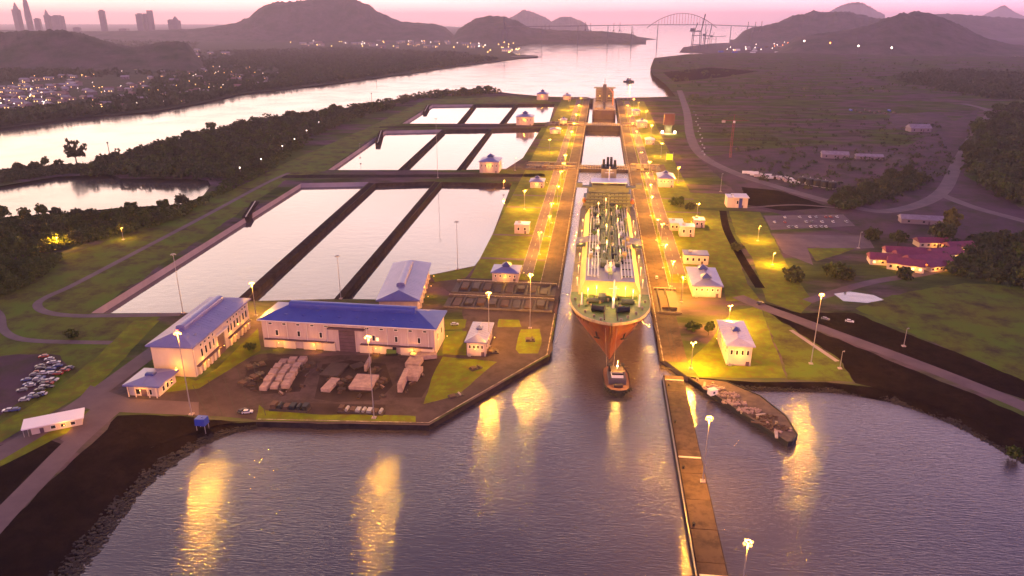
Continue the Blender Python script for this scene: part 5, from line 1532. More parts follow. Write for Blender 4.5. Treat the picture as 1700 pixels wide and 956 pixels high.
M_shed = mat('shed_roof', (0.25, 0.20, 0.25), .6, col2=(0.17, 0.13, 0.17), nscale=.3)
M_shedw = mat('shed_wall', (0.20, 0.15, 0.17), .8)
gable('field_shed', 'pale shed standing alone in the right-hand field', P(1524, 218), 30, 18, 6, R(4), M_shed, M_shedw, nw=3, glow=0)
gable('field_shed', 'low white shed at the bend of the haul road', P(1530, 370), 34, 10, 4, R(-6), M_shed, M_shedw, nw=3, glow=0)
gable('field_shed', 'low pale shed in the dirt field left of the haul road', P(1385, 262), 30, 12, 5, R(-8), M_shed, M_shedw, nw=3, glow=0)
gable('field_shed', 'second pale shed right of the one in the dirt field', P(1442, 264), 30, 9, 4, R(-4), M_shed, M_shedw, nw=3, glow=0)
# long row of tanks and containers in the construction yard
for k in range(5):
    p = P(1331 + k * 12.5, 305 + k * 2.0)
    t = thing('storage_tank', 'dark round storage tank, number %s in the row of five' % ('one', 'two', 'three', 'four', 'five')[k], 'tank', p, 0, 'row of dark tanks')
    MB().lathe([(4, 0), (4, 6.0), (3.2, 7.0), (0, 7.4)], 0, 0, 12).build('shell', M_exh, t)
    MB().lathe([(4.1, .2), (4.2, .5), (4.1, .8)], 0, 0, 12).build('base_ring', M_steel, t)
    MB().tube((0, 0, 7.3), (0, 0, 8.4), .4, n=6).build('vent', M_steel, t)
cont = {'white': M_wht, 'pink': M_wallp, 'rust': M_rust, 'blue': M_blue}
def container(loc, rz, cl, label, group):
    t = thing('shipping_container', label, 'container', loc, rz, group)
    MB().box(-6, 6, -1.2, 1.2, 0, 2.6).build('body', cont[cl], t)
    s = MB()
    for k in range(12): s.box(-5.8 + k * 1.05, -5.4 + k * 1.05, -1.26, -1.205, .2, 2.4)
    s.build('corrugation', cont[cl], t)
    MB().box(6.01, 6.08, -1.1, 1.1, .1, 2.5).build('door', cont[cl], t)
for k in range(16):
    p = P(1242 + k * 6.2 + random.uniform(-2, 2), 289 + k * 1.0 + random.uniform(-2, 3))
    cl = random.choice(('white', 'pink', 'white', 'rust'))
    container(p, R(random.choice((0, 6, -8, 90))), cl, cl + ' container lying in the long pale row of the dirt yard', 'containers in the dirt yard')
for k in range(10):
    p = P(1412 + k * 8, 186 + random.uniform(-3, 3))
    cl = random.choice(('rust', 'blue', 'rust'))
    container(p, R(90 + random.uniform(-10, 10)), cl, cl + ' container in the dark row standing in the far right field', 'containers in the far field')
# vehicles along the haul road beside the locks
for k in range(14):
    p = P(1152 + k * 1.2 + (k % 3) * 2, 186 + k * 5.5)
    cl = random.choice(('white', 'silver', 'blue', 'white'))
    car(p + Vector((0, 0, .12)), R(80 + random.uniform(-15, 15)), cl, cl + ' car on the haul road right of the locks', 'cars along the haul road')

# ================================================================ vegetation
def leaf_mat(name, c1, c2, c3):
    m = mat(name, c1, 0.8, col2=c2, nscale=0.12, detail=5, spec=0.15, col3=c3, n3=0.6)
    return m
M_leaf = leaf_mat('leaf_green', (0.042, 0.068, 0.012), (0.076, 0.096, 0.014), (0.020, 0.030, 0.010))
M_leafd = leaf_mat('leaf_dark', (0.036, 0.056, 0.018), (0.064, 0.066, 0.024), (0.016, 0.022, 0.012))
M_leafy = leaf_mat('leaf_yellowish', (0.085, 0.085, 0.022), (0.110, 0.092, 0.025), (0.045, 0.050, 0.016))
M_bark = mat('bark', (0.045, 0.032, 0.026), 0.9, col2=(0.03, 0.022, 0.02), nscale=1.0)
def quads_mesh(name, C, U, V, m):
    """N quads from centres and half axes"""
    n = len(C)
    v = np.empty((n, 4, 3), np.float32)
    v[:, 0] = C - U - V; v[:, 1] = C + U - V; v[:, 2] = C + U + V; v[:, 3] = C - U + V
    me = bpy.data.meshes.new(name)
    me.vertices.add(4 * n); me.vertices.foreach_set('co', v.ravel())
    me.loops.add(4 * n); me.loops.foreach_set('vertex_index', np.arange(4 * n, dtype=np.int32))
    me.polygons.add(n); me.polygons.foreach_set('loop_start', np.arange(0, 4 * n, 4, dtype=np.int32))
    me.materials.append(m); me.update(); me.validate()
    return me
def rand_axes(n, size):
    a = rng.normal(size=(n, 3)); a /= np.linalg.norm(a, axis=1)[:, None]
    b = rng.normal(size=(n, 3)); b -= (a * b).sum(1)[:, None] * a; b /= np.linalg.norm(b, axis=1)[:, None]
    s = size * rng.uniform(.6, 1.3, (n, 1))
    return a * s, b * s * .7
def crown_points(n_cl, per, rx, rz, zc, clr):
    """leaf positions: clumps spread through an uneven crown"""
    d = rng.normal(size=(n_cl, 3)); d /= np.linalg.norm(d, axis=1)[:, None]
    r = rng.uniform(.35, 1.0, (n_cl, 1)) ** .6 * rng.uniform(.8, 1.15, (n_cl, 1))
    c = d * r * np.array([rx, rx, rz]) + np.array([0, 0, zc])
    c[:, 2] = np.maximum(c[:, 2], zc - rz * .75)
    p = np.repeat(c, per, 0)
    e = rng.normal(size=p.shape); e /= np.linalg.norm(e, axis=1)[:, None]
    return p + e * clr * rng.uniform(.4, 1, (len(p), 1))
def make_tree(name, rx, rz, zc, trunk_h, ncl, per, leaf, m, clr):
    t = thing(name, 'green tree standing by itself', 'tree')
    tb = MB().tube((0, 0, -.3), (0, 0, trunk_h), .32 * rx / 4, .16 * rx / 4, 6)
    for k in range(5):
        a = k * 1.3; tb.tube((0, 0, trunk_h * (.55 + .09 * k)), (rx * .55 * math.cos(a), rx * .55 * math.sin(a), zc + rz * (.1 + .1 * k)), .13 * rx / 4, .04, 4)
    tb.build('trunk', M_bark, t)
    C = crown_points(ncl, per, rx, rz, zc, clr)
    U, V = rand_axes(len(C), leaf)
    o = bpy.data.objects.new('crown', quads_mesh('crown', C, U, V, m)); COL.objects.link(o); o.parent = t
    return t
TP = [make_tree('broadleaf_tree', 4.0, 3.2, 6.5, 4.6, 46, 16, .52, M_leaf, 1.2), make_tree('broadleaf_tree', 4.6, 2.8, 5.6, 4.0, 46, 16, .55, M_leafd, 1.3),
      make_tree('broadleaf_tree', 3.2, 4.2, 7.2, 5.0, 40, 16, .5, M_leaf, 1.1), make_tree('round_bush', 3.0, 2.1, 2.1, 1.2, 34, 16, .42, M_leafd, .9),
      make_tree('round_bush', 3.4, 2.2, 2.2, 1.2, 36, 16, .44, M_leaf, 1.0), make_tree('broadleaf_tree', 3.6, 4.4, 7.6, 5.0, 44, 16, .52, M_leafy, 1.2)]
used_tp = set()
def plant(kind, p, s, label, group=None, rz=None):
    if kind in used_tp: o = copy_tree(TP[kind])
    else: o = TP[kind]; used_tp.add(kind)
    o.location = p; o.scale = (s * random.uniform(.9, 1.1), s * random.uniform(.9, 1.1), s * random.uniform(.88, 1.12)); o.rotation_euler = (0, 0, random.uniform(0, 6.28) if rz is None else rz)
    o['label'] = label
    if group: o['group'] = group
    return o
# single trees that stand out
TP.append(make_tree('broadleaf_tree', 4.3, 3.6, 6.4, 5.0, 58, 24, .34, M_leafd, .75))
plant(6, P(128, 274), 2.7, 'tall lone tree standing out against the bright channel on the spit', 'single trees')
plant(2, P(76, 279), 1.3, 'pointed tree left of the lone tree on the spit', 'single trees')
plant(3, P(60, 280), 1.8, 'low bush at the left end of the spit', 'single trees')
plant(3, P(98, 276), 1.8, 'low bush between the two trees on the spit', 'single trees')
plant(3, P(32, 283), 2.2, 'leftmost low bush on the spit', 'single trees')
for (x, y), k, s, w in (((1318, 466), 3, 2.0, 'left one of the two dark round bushes by the right bank lawn'), ((1385, 460), 4, 2.2, 'large dark round bush right of its twin by the lawn'), ((1405, 464), 3, 1.7, 'dark bush at the right foot of the large round one'),
                        ((1222, 416), 3, 1.4, 'dark bush in the middle of the ditch on the right lawn'), ((1575, 392), 5, 1.9, 'tall yellowish tree behind the red-roofed village'), ((1562, 404), 1, 2.0, 'dark tree beside the yellowish one behind the village'),
                        ((1500, 462), 3, 1.7, 'dark tree in front of the nearest village house'), ((1490, 408), 1, 1.3, 'dark round tree behind the left village houses'), ((1448, 398), 3, 2.0, 'dark bush at the edge of the asphalt lot'),
                        ((1150, 548), 4, 1.0, 'small bush left of the white-walled right bank building'), ((1176, 556), 2, .75, 'slim dark shrub in front of the white-walled building'),
                        ((1120, 340), 4, 1.6, 'green bush behind the pale flat-roofed block'), ((1146, 347), 3, 1.5, 'darker bush behind the pink blocks'), ((1130, 344), 2, 1.0, 'slim tree between two bushes behind the blocks'),
                        ((120, 560), 4, 1.0, 'little bush on the grass by the lower road'), ((416, 580), 4, .8, 'small shrub at the corner of the wide hall')):
    plant(k, P(x, y), s, w, 'single trees')
plant(4, P(1682, 757, -1.6), .8, 'small green bush at the waterline on the right shore', 'single trees')
def inside(poly, x, y):
    r = False; n = len(poly)
    for i in range(n):
        x0, y0 = poly[i]; x1, y1 = poly[(i + 1) % n]
        if (y0 > y) != (y1 > y) and x < (x1 - x0) * (y - y0) / (y1 - y0) + x0: r = not r
    return r
def sample(poly, n):
    xs = [p[0] for p in poly]; ys = [p[1] for p in poly]; out = []
    while len(out) < n:
        x, y = random.uniform(min(xs), max(xs)), random.uniform(min(ys), max(ys))
        if inside(poly, x, y): out.append((x, y))
    return out
F_POND = [(-40, 378), (0, 368), (100, 360), (200, 352), (300, 347), (345, 330), (380, 300), (440, 266), (520, 232), (505, 245), (440, 290), (400, 308), (300, 362), (200, 392), (110, 412), (50, 428), (-40, 440)]
F_LOW = [(-40, 445), (60, 432), (105, 428), (70, 460), (20, 485), (-40, 500)]
F_MANG = [(140, 294), (190, 264), (280, 240), (430, 200), (560, 184), (640, 169), (720, 154), (815, 147), (835, 155), (700, 166), (600, 195), (520, 228), (450, 262), (385, 297), (345, 298), (200, 293)]
F_SPIT = [(-40, 292), (0, 287), (60, 281), (150, 275), (180, 284), (95, 290), (0, 304), (-40, 312)]
F_R1 = [(1610, 215), (1650, 185), (1760, 165), (1760, 345), (1700, 345), (1640, 318), (1602, 285)]
F_R2 = [(1575, 408), (1650, 390), (1760, 395), (1760, 500), (1660, 470), (1570, 455), (1560, 430)]
F_R3 = [(1375, 338), (1440, 310), (1500, 290), (1545, 298), (1500, 318), (1440, 340), (1400, 350)]
F_R4 = [(1490, 128), (1560, 118), (1760, 128), (1760, 165), (1650, 165), (1560, 150), (1500, 140)]
M_mass = M_leafd
for poly, n, kinds, s0, s1, w, g in ((F_POND, 95, (0, 1, 2, 4, 4), .8, 1.35, 'bushy green tree in the belt along the near shore of the pond', 'trees along the pond'),
                                     (F_LOW, 30, (4, 0, 2), .8, 1.2, 'bright green bush in the thicket at the left edge below the lit lamp', 'thicket at the left edge'),
                                     (F_MANG, 90, (1, 1, 0), 1.1, 1.8, 'dark tree in the wood between the pond and the channel', 'wood by the channel'),
                                     (F_R1, 42, (1, 1, 0), 1.5, 2.2, 'dark tree in the wood inside the haul road bend', 'wood right of the haul road'),
                                     (F_R2, 24, (1, 0, 4), .9, 1.4, 'dark tree in the wood behind the right end of the village', 'wood behind the village'),
                                     (F_R3, 26, (1, 3, 4), 1.0, 1.6, 'dark tree in the tree row across the dirt field', 'tree row in the dirt field')):
    for x, y in sample(poly, n):
        plant(random.choice(kinds), P(x, y), random.uniform(s0, s1), w, g)
T1 = [(-20, 150), (40, 130), (120, 128), (175, 105), (180, 120), (120, 150), (110, 175), (40, 190), (-20, 195)]
T2 = [(110, 165), (170, 125), (260, 105), (360, 108), (470, 115), (460, 140), (400, 150), (350, 158), (270, 178), (150, 188)]
T3 = [(460, 72), (600, 66), (740, 64), (800, 70), (820, 80), (700, 82), (520, 78)]
T4 = [(240, 92), (330, 86), (400, 92), (330, 104), (250, 106)]
TOWN = (T1, T2, T3, T4)
def mass(name, label, poly, n, per, hmin, hmax, rad, leaf, m, z=0.0):
    pts = [q for q in sample(poly, n) if not (z < -1 and random.random() < .8 and any(inside(T, *q) for T in TOWN))]
    n = len(pts)
    base = np.array([tuple(P(x, y, z)) for x, y in pts])
    h = rng.uniform(hmin, hmax, n)
    rr = rng.uniform(.7, 1.2, n) * rad
    p = np.repeat(base, per, 0); hh = np.repeat(h, per); r2 = np.repeat(rr, per)[:, None]
    e = rng.normal(size=p.shape); e /= np.linalg.norm(e, axis=1)[:, None]; e[:, 2] = np.abs(e[:, 2]) * .9 - .15
    C = p + e * r2; C[:, 2] += np.maximum(hh - r2[:, 0], 0.3 * hh)
    U, V = rand_axes(len(C), leaf)
    o = bpy.data.objects.new(name, quads_mesh(name, C.astype(np.float32), U, V, m)); COL.objects.link(o)
    return tag(o, label, 'woodland', kind='stuff')
FB1 = [(-40, 218), (0, 209), (130, 192), (245, 182), (330, 168), (400, 153), (560, 135), (700, 116), (830, 99), (760, 88), (560, 80), (300, 88), (270, 110), (250, 150), (120, 178), (-40, 195)]
mass('undergrowth', 'thick undergrowth along the near shore of the pond', F_POND, 1500, 16, 2.5, 6.5, 2.6, .8, M_leaf)
mass('undergrowth', 'thick bright undergrowth at the left edge below the pond', F_LOW, 500, 16, 2, 5, 2.2, .7, M_leaf)
mass('woodland', 'lighter crowns scattered through the mangrove wood', F_MANG, 420, 16, 7, 13, 4.5, 1.2, M_leaf)
mass('woodland', 'lighter crowns scattered through the wood on the far bank', FB1, 900, 12, 9, 17, 8, 2.4, M_leaf, ZF)
mass('woodland', 'lighter crowns in the wood inside the haul road bend', F_R1, 160, 16, 8, 17, 5, 1.2, M_leaf)
mass('woodland', 'dark mangrove wood between the pond and the channel', F_MANG, 2600, 16, 4, 11, 5, 1.5, M_leafd)
mass('undergrowth', 'low scrub covering the spit between pond and channel', F_SPIT, 500, 14, 2, 6, 4, 1.2, M_leafd)
mass('woodland', 'dark wood inside the bend of the haul road', F_R1, 1100, 16, 6, 15, 6, 1.6, M_leafd)
mass('woodland', 'dark wood behind the right end of the village', F_R2, 800, 16, 2, 7, 3.4, 1.0, M_leafd)
mass('undergrowth', 'hedge-like thicket across the dirt field', F_R3, 450, 14, 3, 8, 4, 1.2, M_leafd)
mass('woodland', 'far tree line across the right-hand field', F_R4, 700, 14, 8, 16, 12, 3, M_leafd)
mass('woodland', 'scattered scrub over the far right-hand field', [(1090, 100), (1340, 95), (1700, 105), (1700, 165), (1500, 150), (1330, 168), (1150, 178)], 420, 12, 1, 5, 6, 1.6, M_leaf)
mass('undergrowth', 'sparse scrub over the nearer right-hand field', [(1160, 190), (1330, 180), (1560, 205), (1590, 280), (1480, 340), (1260, 300)], 420, 12, 1, 3.5, 3.5, 1.0, M_leafd)
# woods on the far bank of the channel
FB1 = [(-40, 218), (0, 209), (130, 192), (245, 182), (330, 168), (400, 153), (560, 135), (700, 116), (830, 99), (760, 88), (560, 80), (300, 88), (270, 110), (250, 150), (120, 178), (-40, 195)]
FB2 = [(-40, 70), (0, 62), (330, 72), (300, 100), (250, 125), (-40, 140)]
mass('woodland', 'broad dusky wood on the far bank of the channel', FB1, 6500, 12, 6, 15, 11, 3.2, M_leafd, ZF)
mass('woodland', 'dusky wood climbing behind the lit town', FB2, 1800, 12, 8, 18, 16, 5, M_leafd, ZF)

# riprap along the shores
def riprap(name, label, A, B, n, s0, s1, m):
    mb = MB(); A = densify(A, 6); B = densify(B, 6)
    for k in range(n):
        i = random.randrange(len(A) - 1); t_ = random.random(); u = random.random() ** .5
        p = A[i].lerp(A[i + 1], t_).lerp(B[i].lerp(B[i + 1], t_), u)
        q = random.uniform(s0, s1); b = len(mb.v)
        mb.rbox(p.x, p.y, p.z - q * .3, q, q * random.uniform(.6, 1.3), q * random.uniform(.4, .8), random.uniform(0, 3))
        for i_ in range(b, len(mb.v)):
            v = mb.v[i_]; mb.v[i_] = (v[0] + random.uniform(-.2, .2) * q, v[1] + random.uniform(-.2, .2) * q, v[2] + random.uniform(-.2, .2) * q)
    return tag(mb.build(name, m), label, 'rocks', kind='stuff')
M_rock = mat('riprap_rock', (0.014, 0.010, 0.012), .9, col2=(0.026, 0.019, 0.020), nscale=.4)
riprap('riprap', 'dark broken rock along the left-hand lake shore', [P(x, y, -.4).lerp(P(a, b, -3.0), .5) for (x, y), (a, b) in zip(crest_l, water_l)], [P(x, y, -2.9) for x, y in water_l], 3400, .4, 1.1, M_rock)
riprap('riprap', 'dark broken rock along the right-hand lake shore', [P(x, y, -.4).lerp(P(a, b, -3.0), .4) for (x, y), (a, b) in zip(crest_r, water_r)], [P(x, y, -2.9) for x, y in water_r], 3400, .4, 1.1, M_rock)
# ================================================================ far country: hills, town, port, bridge, skyline
def hill(name, prof, dist, depth, zb, m, seed=1, nz=0.035):
    """mound whose ridge follows the skyline profile at its own distance; prof in picture points"""
    xs = np.linspace(prof[0][0], prof[-1][0], 160)
    ys = np.interp(xs, [p[0] for p in prof], [p[1] for p in prof])
    nd = 22; r_ = np.random.default_rng(seed)
    from mathutils import noise as mnoise
    mb = MB(); nx = len(xs)
    jag = r_.normal(size=nx); jag = np.convolve(jag, [.25, .5, .25], 'same')
    for i, (x, y) in enumerate(zip(xs, ys)):
        p0 = PD(x, dist); hz_ = ZT(p0, y)
        ed = min(1.0, i / (nx * .07), (nx - 1 - i) / (nx * .07)); hz_ = zb + (hz_ - zb) * ed * ed * (3 - 2 * ed)
        hz_ = max(zb, hz_ + jag[i] * nz * max(hz_ - zb, 0) * .6)
        for k in range(nd + 1):
            u = k / nd * 2 - 1
            p = PD(x, dist + u * depth)
            z = zb - 2 + (hz_ - zb + 2) * (math.cos(u * math.pi / 2) ** 1.4) * (1 + (0.55 * mnoise.fractal(Vector((p.x / (depth * .55), p.y / (depth * .55), seed)), 0.9, 2.1, 5)) * min(1.0, abs(u) * 2.2) * (1 - abs(u)) + r_.normal() * nz * .5 * (1 - abs(u)) * (0 if k == nd // 2 else 1))
            mb.v.append((p.x, p.y, z))
    for i in range(nx - 1):
        for k in range(nd):
            a = i * (nd + 1) + k
            mb.f.append((a, a + nd + 1, a + nd + 2, a + 1))
    o = mb.build(name, m, smooth=True)
    return tag(o, kind='structure')
M_hill = mat('wooded_hill', (0.040, 0.052, 0.028), .95, col2=(0.110, 0.082, 0.072), nscale=0.010, detail=8, spec=.05, bump=1.0, bscale=.03, bdist=14)
hill('hill', [(-120, 60), (-40, 54), (0, 53), (40, 51), (100, 52), (140, 60), (180, 72), (215, 78), (260, 70), (290, 68), (310, 74), (335, 84)], 2900, 420, ZF, M_hill, 2)
hill('hill', [(280, 52), (340, 46), (390, 38), (415, 28), (435, 12), (455, 4), (500, 1), (540, -3), (585, -2), (605, 8), (640, 24), (665, 36), (700, 38), (725, 40), (745, 48), (770, 58)], 6900, 700, ZF, M_hill, 3)
hill('hill', [(740, 56), (765, 46), (790, 30), (810, 26), (835, 27), (860, 36), (880, 46), (930, 50), (1000, 52), (1050, 56), (1075, 62)], 6200, 600, ZF, M_hill, 4)
hill('hill', [(1290, 70), (1340, 60), (1380, 53), (1440, 44), (1475, 30), (1505, 25), (1520, 20), (1540, 21), (1552, 24), (1580, 34), (1610, 50), (1645, 64), (1690, 74), (1760, 80), (1850, 84)], 4300, 500, ZF, M_hill, 5)
hill('hill', [(1215, 58), (1250, 46), (1280, 42), (1320, 26), (1350, 20), (1400, 19), (1440, 26), (1480, 36), (1520, 44), (1560, 50)], 6400, 600, ZF, M_hill, 6)
hill('hill', [(1480, 40), (1530, 24), (1590, 24), (1650, 28), (1700, 31), (1800, 36), (1900, 48)], 8200, 700, ZF, M_hill, 7)
hill('island', [(826, 44), (842, 32), (860, 22), (872, 18), (885, 20), (898, 26), (912, 34), (926, 44)], 13500, 500, Z_SEA, M_hill, 8)
hill('island', [(904, 44), (918, 34), (930, 28), (948, 29), (965, 35), (980, 44)], 13000, 400, Z_SEA, M_hill, 9)
hill('island', [(1360, 28), (1390, 10), (1405, 4), (1420, 5), (1445, 14), (1475, 28)], 15500, 900, Z_SEA, M_hill, 10)
hill('island', [(1615, 31), (1632, 25), (1645, 17), (1656, 10), (1664, 9), (1672, 14), (1684, 21), (1700, 27), (1715, 31)], 19500, 800, Z_SEA, M_hill, 11)
hill('headland', [(-200, 54), (-80, 48), (0, 50), (120, 52), (230, 51), (300, 48), (340, 50), (380, 56)], 7000, 600, ZF, M_hill, 12)
# skyline
M_tow = mat('tower_glass', (0.16, 0.11, 0.12), .5, col2=(0.10, 0.07, 0.085), nscale=.03)
def tower(px, ytop, wpx, label, shape='box'):
    p = PD(px, 8000, ZF); h = ZT(p, ytop) - ZF; w = wpx / SC(p)
    t = thing('skyscraper', label, 'skyscraper', p, random.uniform(-.2, .4), 'city skyline')
    if shape == 'sail': MB().lathe([(w * .5, 0), (w * .55, h * .5), (w * .42, h * .8), (w * .15, h)], 0, 0, 10).build('tower', M_tow, t)
    elif shape == 'spire': MB().box(-w / 2, w / 2, -w / 2, w / 2, 0, h * .8).build('tower', M_tow, t); MB().box(-w * .35, w * .35, -w * .35, w * .35, h * .8, h, w * .3).build('spire', M_tow, t)
    elif shape == 'twin':
        MB().box(-w / 2, -w * .06, -w / 4, w / 4, 0, h * .88).build('tower', M_tow, t); MB().box(w * .04, w / 2, -w / 4, w / 4, 0, h).build('tower', M_tow, t)
    else: MB().box(-w / 2, w / 2, -w / 2, w / 2, 0, h * .96).build('tower', M_tow, t); MB().box(-w * .3, w * .3, -w * .3, w * .3, h * .96, h).build('roof_plant', M_tow, t)
    for k in range(7): MB().box(-w * .52, w * .52, -w * .52, w * .52, h * (.1 + .1 * k), h * (.1 + .1 * k) + 1.2).build('floor_band', M_tow, t) if shape == 'box' else None
    return t
for px, yt, w, sh, lab in ((30, 4, 9, 'spire', 'slim tower, leftmost on the skyline'), (48, -8, 9, 'sail', 'tallest tower of the skyline, running out of the picture'), (62, 30, 8, 'box', 'low tower right of the tallest one'), (79, 16, 7, 'spire', 'slim pointed tower between two low blocks'),
                           (96, 25, 14, 'box', 'broad low tower at the end of the left cluster'), (171, 16, 8, 'box', 'single slim tower alone in mid skyline'), (233, 22, 10, 'box', 'shorter tower left of the tall twin block'), (247, 17, 14, 'twin', 'broad twin tower block on the skyline'),
                           (283, 32, 8, 'box', 'low block at the right end of the skyline'), (291, 27, 11, 'spire', 'stepped pointed tower at the right end of the skyline'), (125, 45, 10, 'box', 'low far block left of the single slim tower'), (203, 47, 12, 'box', 'lowest far block between the towers')):
    tower(px, yt, w, lab + ' of the city', sh)
# arch bridge
B0, B1 = PD(1086, 5600, 0), PD(1180, 5600, 0)
t = thing('arch_bridge', 'distant steel arch bridge spanning the channel mouth on the horizon', 'bridge', (0, 0, 0))
zd = ZT(PD(1135, 5600), 41); zt_ = ZT(PD(1135, 5600), 22)
aP = PD(820, 5600); bP = PD(1290, 5600)
M_br = mat('bridge_steel', (0.10, 0.085, 0.09), .7)
dk = MB()
for s in (-1,): dk.tube((aP.x, aP.y, zd - 16), (B0.x, B0.y, zd), 3.2, 3.2, 4); dk.tube((B0.x, B0.y, zd), (B1.x, B1.y, zd), 3.2, 3.2, 4); dk.tube((B1.x, B1.y, zd), (bP.x, bP.y, zd - 18), 3.2, 3.2, 4)
dk.build('deck', M_br, t)
for off in (0, 14):
    ar = MB(); prev = None
    for i in range(25):
        u = i / 24; p = B0.lerp(B1, u * 1.24 - .12); z = zd - 22 + (zt_ - zd + 22) * (1 - (2 * u - 1) ** 2)
        q = (p.x, p.y + off, z)
        if prev: ar.tube(prev, q, 2.2, n=4)
        if 3 <= i <= 21: ar.tube(q, (p.x, p.y + off, zd), .7, n=4)
        prev = q
    ar.build('arch', M_br, t)
for px in (900, 960, 1010, 1050, 1093, 1173, 1215, 1250):
    p = PD(px, 5600); MB().tube((p.x, p.y, Z_SEA), (p.x, p.y, zd - (3 if 1080 < px < 1190 else 9)), 3.5, 2.2, 6).build('pier', M_br, t)
# port cranes
def gantry(px, py, ytop, label, col, up=True, z=ZF, rz=0.0):
    p = P(px, py, z); h = ZT(p, ytop) - z; s = h / 100.0
    t = thing('gantry_crane', label, 'crane', p, rz, 'port cranes')
    fr = MB()
    for sx in (-9, 9):
        for sy in (-13, 13): fr.tube((sx * s, sy * s, 0), (sx * s * .8, sy * s * .8, 52 * s), 1.3 * s, n=4)
        fr.tube((sx * s * .85, -13 * s, 40 * s), (sx * s * .85, 13 * s, 40 * s), 1.2 * s, n=4)
        fr.tube((sx * s, -13 * s, 14 * s), (sx * s, 13 * s, 14 * s), 1.2 * s, n=4)
    fr.build('portal_frame', col, t)
    MB().tube((0, 22 * s, 52 * s), (0, -12 * s, 52 * s), 2.2 * s, n=4).build('trolley_beam', col, t)
    MB().tube((0, -12 * s, 52 * s), (0, -20 * s, 100 * s) if up else (0, -60 * s, 56 * s), 1.8 * s, n=4).build('boom', col, t)
    MB().tube((0, 8 * s, 52 * s), (0, 0, 76 * s), 1.2 * s, n=4).build('apex', col, t)
    MB().box(-4 * s, 4 * s, 8 * s, 20 * s, 52 * s, 60 * s).build('machinery_house', col, t)
    return t
M_cg = mat('crane_grey', (0.07, 0.055, 0.07), .7)
for k, (px, yb, yt) in enumerate(((905, 67, 40), (912, 67, 41), (971, 67, 36), (980, 67, 38), (1018, 67, 38), (1028, 67, 37), (1050, 65, 45), (838, 74, 26))):
    gantry(px, yb, yt, 'gantry crane of the far left-hand port, number %s from the hill' % ('two', 'three', 'four', 'five', 'six', 'seven', 'eight', 'one')[k], M_cg)
gantry(1155, 82, 23, 'tallest dark crane with raised boom at the right-hand port', M_cg, rz=1.2)
gantry(1172, 80, 40, 'second dark crane right of the tallest one', M_cg, rz=.9)
gantry(1184, 78, 45, 'third dark crane right of the tallest one', M_cg, up=False, rz=1.4)
for k, (px, yt) in enumerate(((1238, 36), (1250, 36), (1260, 35))): gantry(px, 70, yt, 'thin crane in the row of three behind the right-hand port, %s' % ('first', 'second', 'third')[k], M_cg)
# buildings, lamps and a lit wharf on the far bank
M_fw = [mat('far_wall_a', (.20, .15, .14), .8), mat('far_wall_b', (.14, .10, .10), .8), mat('far_wall_c', (.28, .22, .20), .8)]
M_fr = [mat('far_roof_a', (.20, .10, .09), .7), mat('far_roof_b', (.26, .22, .25), .6), mat('far_roof_c', (.22, .19, .20), .6)]
def far_house(px, py, z, label, group, s=1.0, glow=.5):
    L_, D_, h = random.uniform(10, 24) * s, random.uniform(8, 13) * s, random.uniform(4, 8) * s
    gable('town_house', label, P(px, py, z), L_, D_, h, random.uniform(-.6, .6), random.choice(M_fr), random.choice(M_fw), nw=3, group=group, glow=glow)
for poly, n, w, g, s in ((T1, 90, 'house of the lit town at the left edge beyond the channel', 'town at the left edge', 1.1), (T2, 75, 'house by the water on the far bank, right of the lit town', 'houses on the far bank', 1.0), (T3, 40, 'pale far building at the foot of the big round hill', 'buildings below the big hill', 2.2), (T4, 14, 'far pale building in the wooded saddle', 'buildings in the saddle', 1.8)):
    for x, y in sample(poly, n): far_house(x, y, ZF, w, g, s)
lamp_me = {}
def far_lamp(px, py, z, h, r_, m, label, group):
    key = (round(h), r_, m.name)
    if key not in lamp_me:
        t = thing('street_lamp', label, 'lamp', (0, 0, 0), 0, group)
        MB().tube((0, 0, 0), (0, 0, h), .25, .15, 5).build('pole', M_steel, t)
        MB().lathe([(0, h - r_), (r_ * .8, h - r_ * .5), (r_ * .8, h + r_ * .5), (0, h + r_)], 0, 0, 6).build('lamp_head', m, t)
        lamp_me[key] = t; o = t
    else: o = copy_tree(lamp_me[key])
    o.location = P(px, py, z); o['label'] = label; o['group'] = group
M_fl = mat('far_sodium', (1, .7, .3), .5, emit=(1, .58, .16), estr=9.0)
M_flw = mat('far_white_lamp', (1, .95, .9), .5, emit=(1, .82, .62), estr=9.0)
M_flo = mat('far_orange_lamp', (1, .3, .1), .5, emit=(1, .22, .04), estr=12.0)
for poly, n, w, g, r_ in ((T1, 60, 'glowing street lamp in the lit town at the left edge', 'town street lamps', .8), (T2, 60, 'street lamp among the houses on the far bank', 'far bank street lamps', .9), (T3, 60, 'far lamp at the foot of the big round hill', 'lamps below the big hill', 3.0), (T4, 10, 'lamp in the wooded saddle on the left', 'saddle lamps', 1.4)):
    for x, y in sample(poly, n): far_lamp(x, y, ZF, 9, r_, M_fl if random.random() < .6 else M_flw, w, g)
for x, y in sample([(805, 92), (850, 60), (866, 62), (862, 90), (830, 95)], 24): far_lamp(x, y, ZF, 14, 2.8, M_fl, 'golden lamp on the lit wharf at the channel bend', 'wharf lamps')
for x, y in sample([(1190, 84), (1260, 74), (1340, 72), (1340, 86), (1220, 88)], 26): far_lamp(x, y, ZF, 14, 2.6, random.choice((M_flw, M_flw, M_flo)), 'lamp among the containers of the right-hand port', 'port lamps')
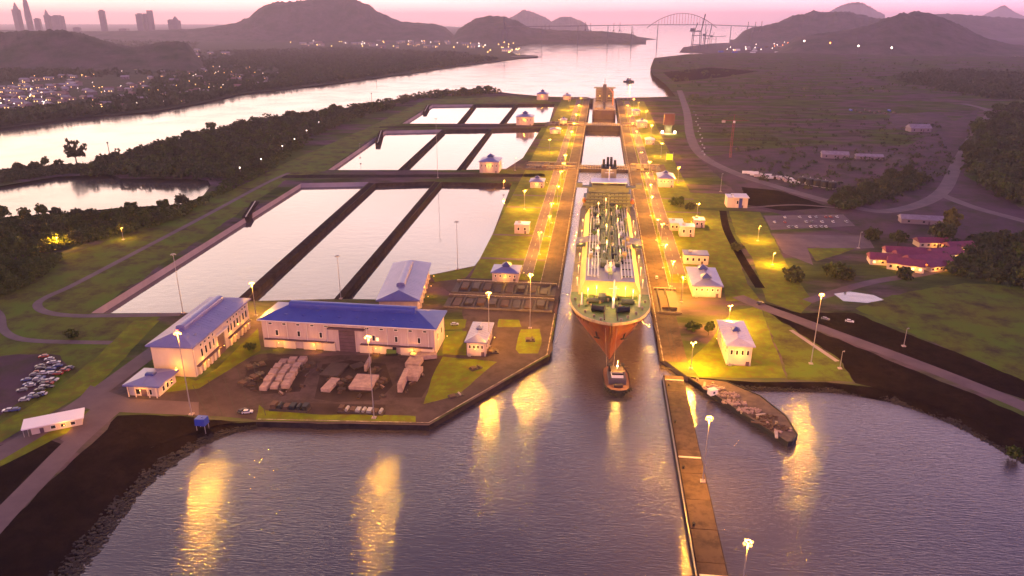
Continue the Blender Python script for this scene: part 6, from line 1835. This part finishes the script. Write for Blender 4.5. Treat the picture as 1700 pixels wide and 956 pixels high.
for (x, y, yt), m, w in (((1333, 86, 68), M_flw, 'first bright floodlight below the dark right-hand hill'), ((1376, 86, 71), M_flo, 'orange floodlight below the dark right-hand hill'), ((1423, 90, 76), M_flw, 'third bright floodlight below the dark hill'), ((1478, 92, 79), M_flw, 'rightmost bright floodlight below the dark hill')):
    p = P(x, y, 0); far_lamp(x, y, 0, ZT(p, yt), 4.2, m, w, 'floodlights below the dark hill')
for x, y in ((430, 300), (500, 262), (540, 235), (465, 285), (520, 250), (560, 220), (480, 240)): far_lamp(x - 30, y - 8, 0, 9, .7, M_flw, 'small white lamp along the loop road beside the wood', 'lamps along the loop road')
for x, y in sample([(1190, 86), (1260, 76), (1345, 72), (1345, 86), (1220, 89)], 34):
    cl = random.choice(('white', 'rust', 'blue', 'pink'))
    t = thing('container_stack', cl + ' stack of containers in the right-hand port', 'container', P(x, y, ZF), random.uniform(-.2, .2), 'container stacks in the port')
    MB().box(-14, 14, -5, 5, 0, random.choice((5.2, 7.8, 10.4))).build('stack', cont[cl], t); MB().box(-14.1, 14.1, -.2, .2, 0, 5.3).build('gap', M_gated, t)
# wharf building and jetty at the channel bend
gable('wharf_shed', 'golden lit wharf shed at the channel bend on the far bank', P(842, 86, ZF), 60, 30, 14, .2, M_fr[1], M_wallc, lit=0, nw=6, glow=.9)
t = thing('jetty', 'thin dark jetty reaching into the channel from the far bank', 'jetty', P(874, 95, Z_SEA), R(-4))
MB().box(-75, 75, -5, 5, 2, 4).build('deck', M_conc, t)
for k in range(8): MB().tube((-70 + k * 20, 0, -1), (-70 + k * 20, 0, 2), 1.2, n=6).build('pile', M_gated, t)
# channel markers
for px, py, h in ((180, 246, 9), (617, 163, 12), (625, 140, 10)):
    t = thing('channel_marker', 'thin dark channel marker standing in the water at %s' % ('the lone tree' if px == 180 else 'mid channel, nearer one' if py > 150 else 'mid channel, farther one'), 'marker', P(px, py, Z_SEA), 0, 'channel markers')
    MB().tube((0, 0, -1), (0, 0, h), .5, .4, 6).build('pile', M_gated, t); MB().box(-1.2, 1.2, -.2, .2, h - 2.4, h).build('board', M_gated, t)

# ================================================================ haze
hz = MB(); hz.box(-31000, 31000, -900, 31000, -16, 420)
hm = bpy.data.materials.new('haze'); hm.use_nodes = True
hm.node_tree.nodes.clear()
ho = hm.node_tree.nodes.new('ShaderNodeOutputMaterial')
hv = hm.node_tree.nodes.new('ShaderNodeVolumePrincipled')
hv.inputs['Color'].default_value = (0.90, 0.77, 0.88, 1)
hv.inputs['Density'].default_value = 5.6e-5
hv.inputs['Anisotropy'].default_value = 0.45
hm.cycles.volume_sampling = 'DISTANCE'
hm.node_tree.links.new(hv.outputs[0], ho.inputs['Volume'])
haze = hz.build('haze', hm)
tag(haze, 'thin pink dusk haze over the whole place', 'haze', kind='stuff')
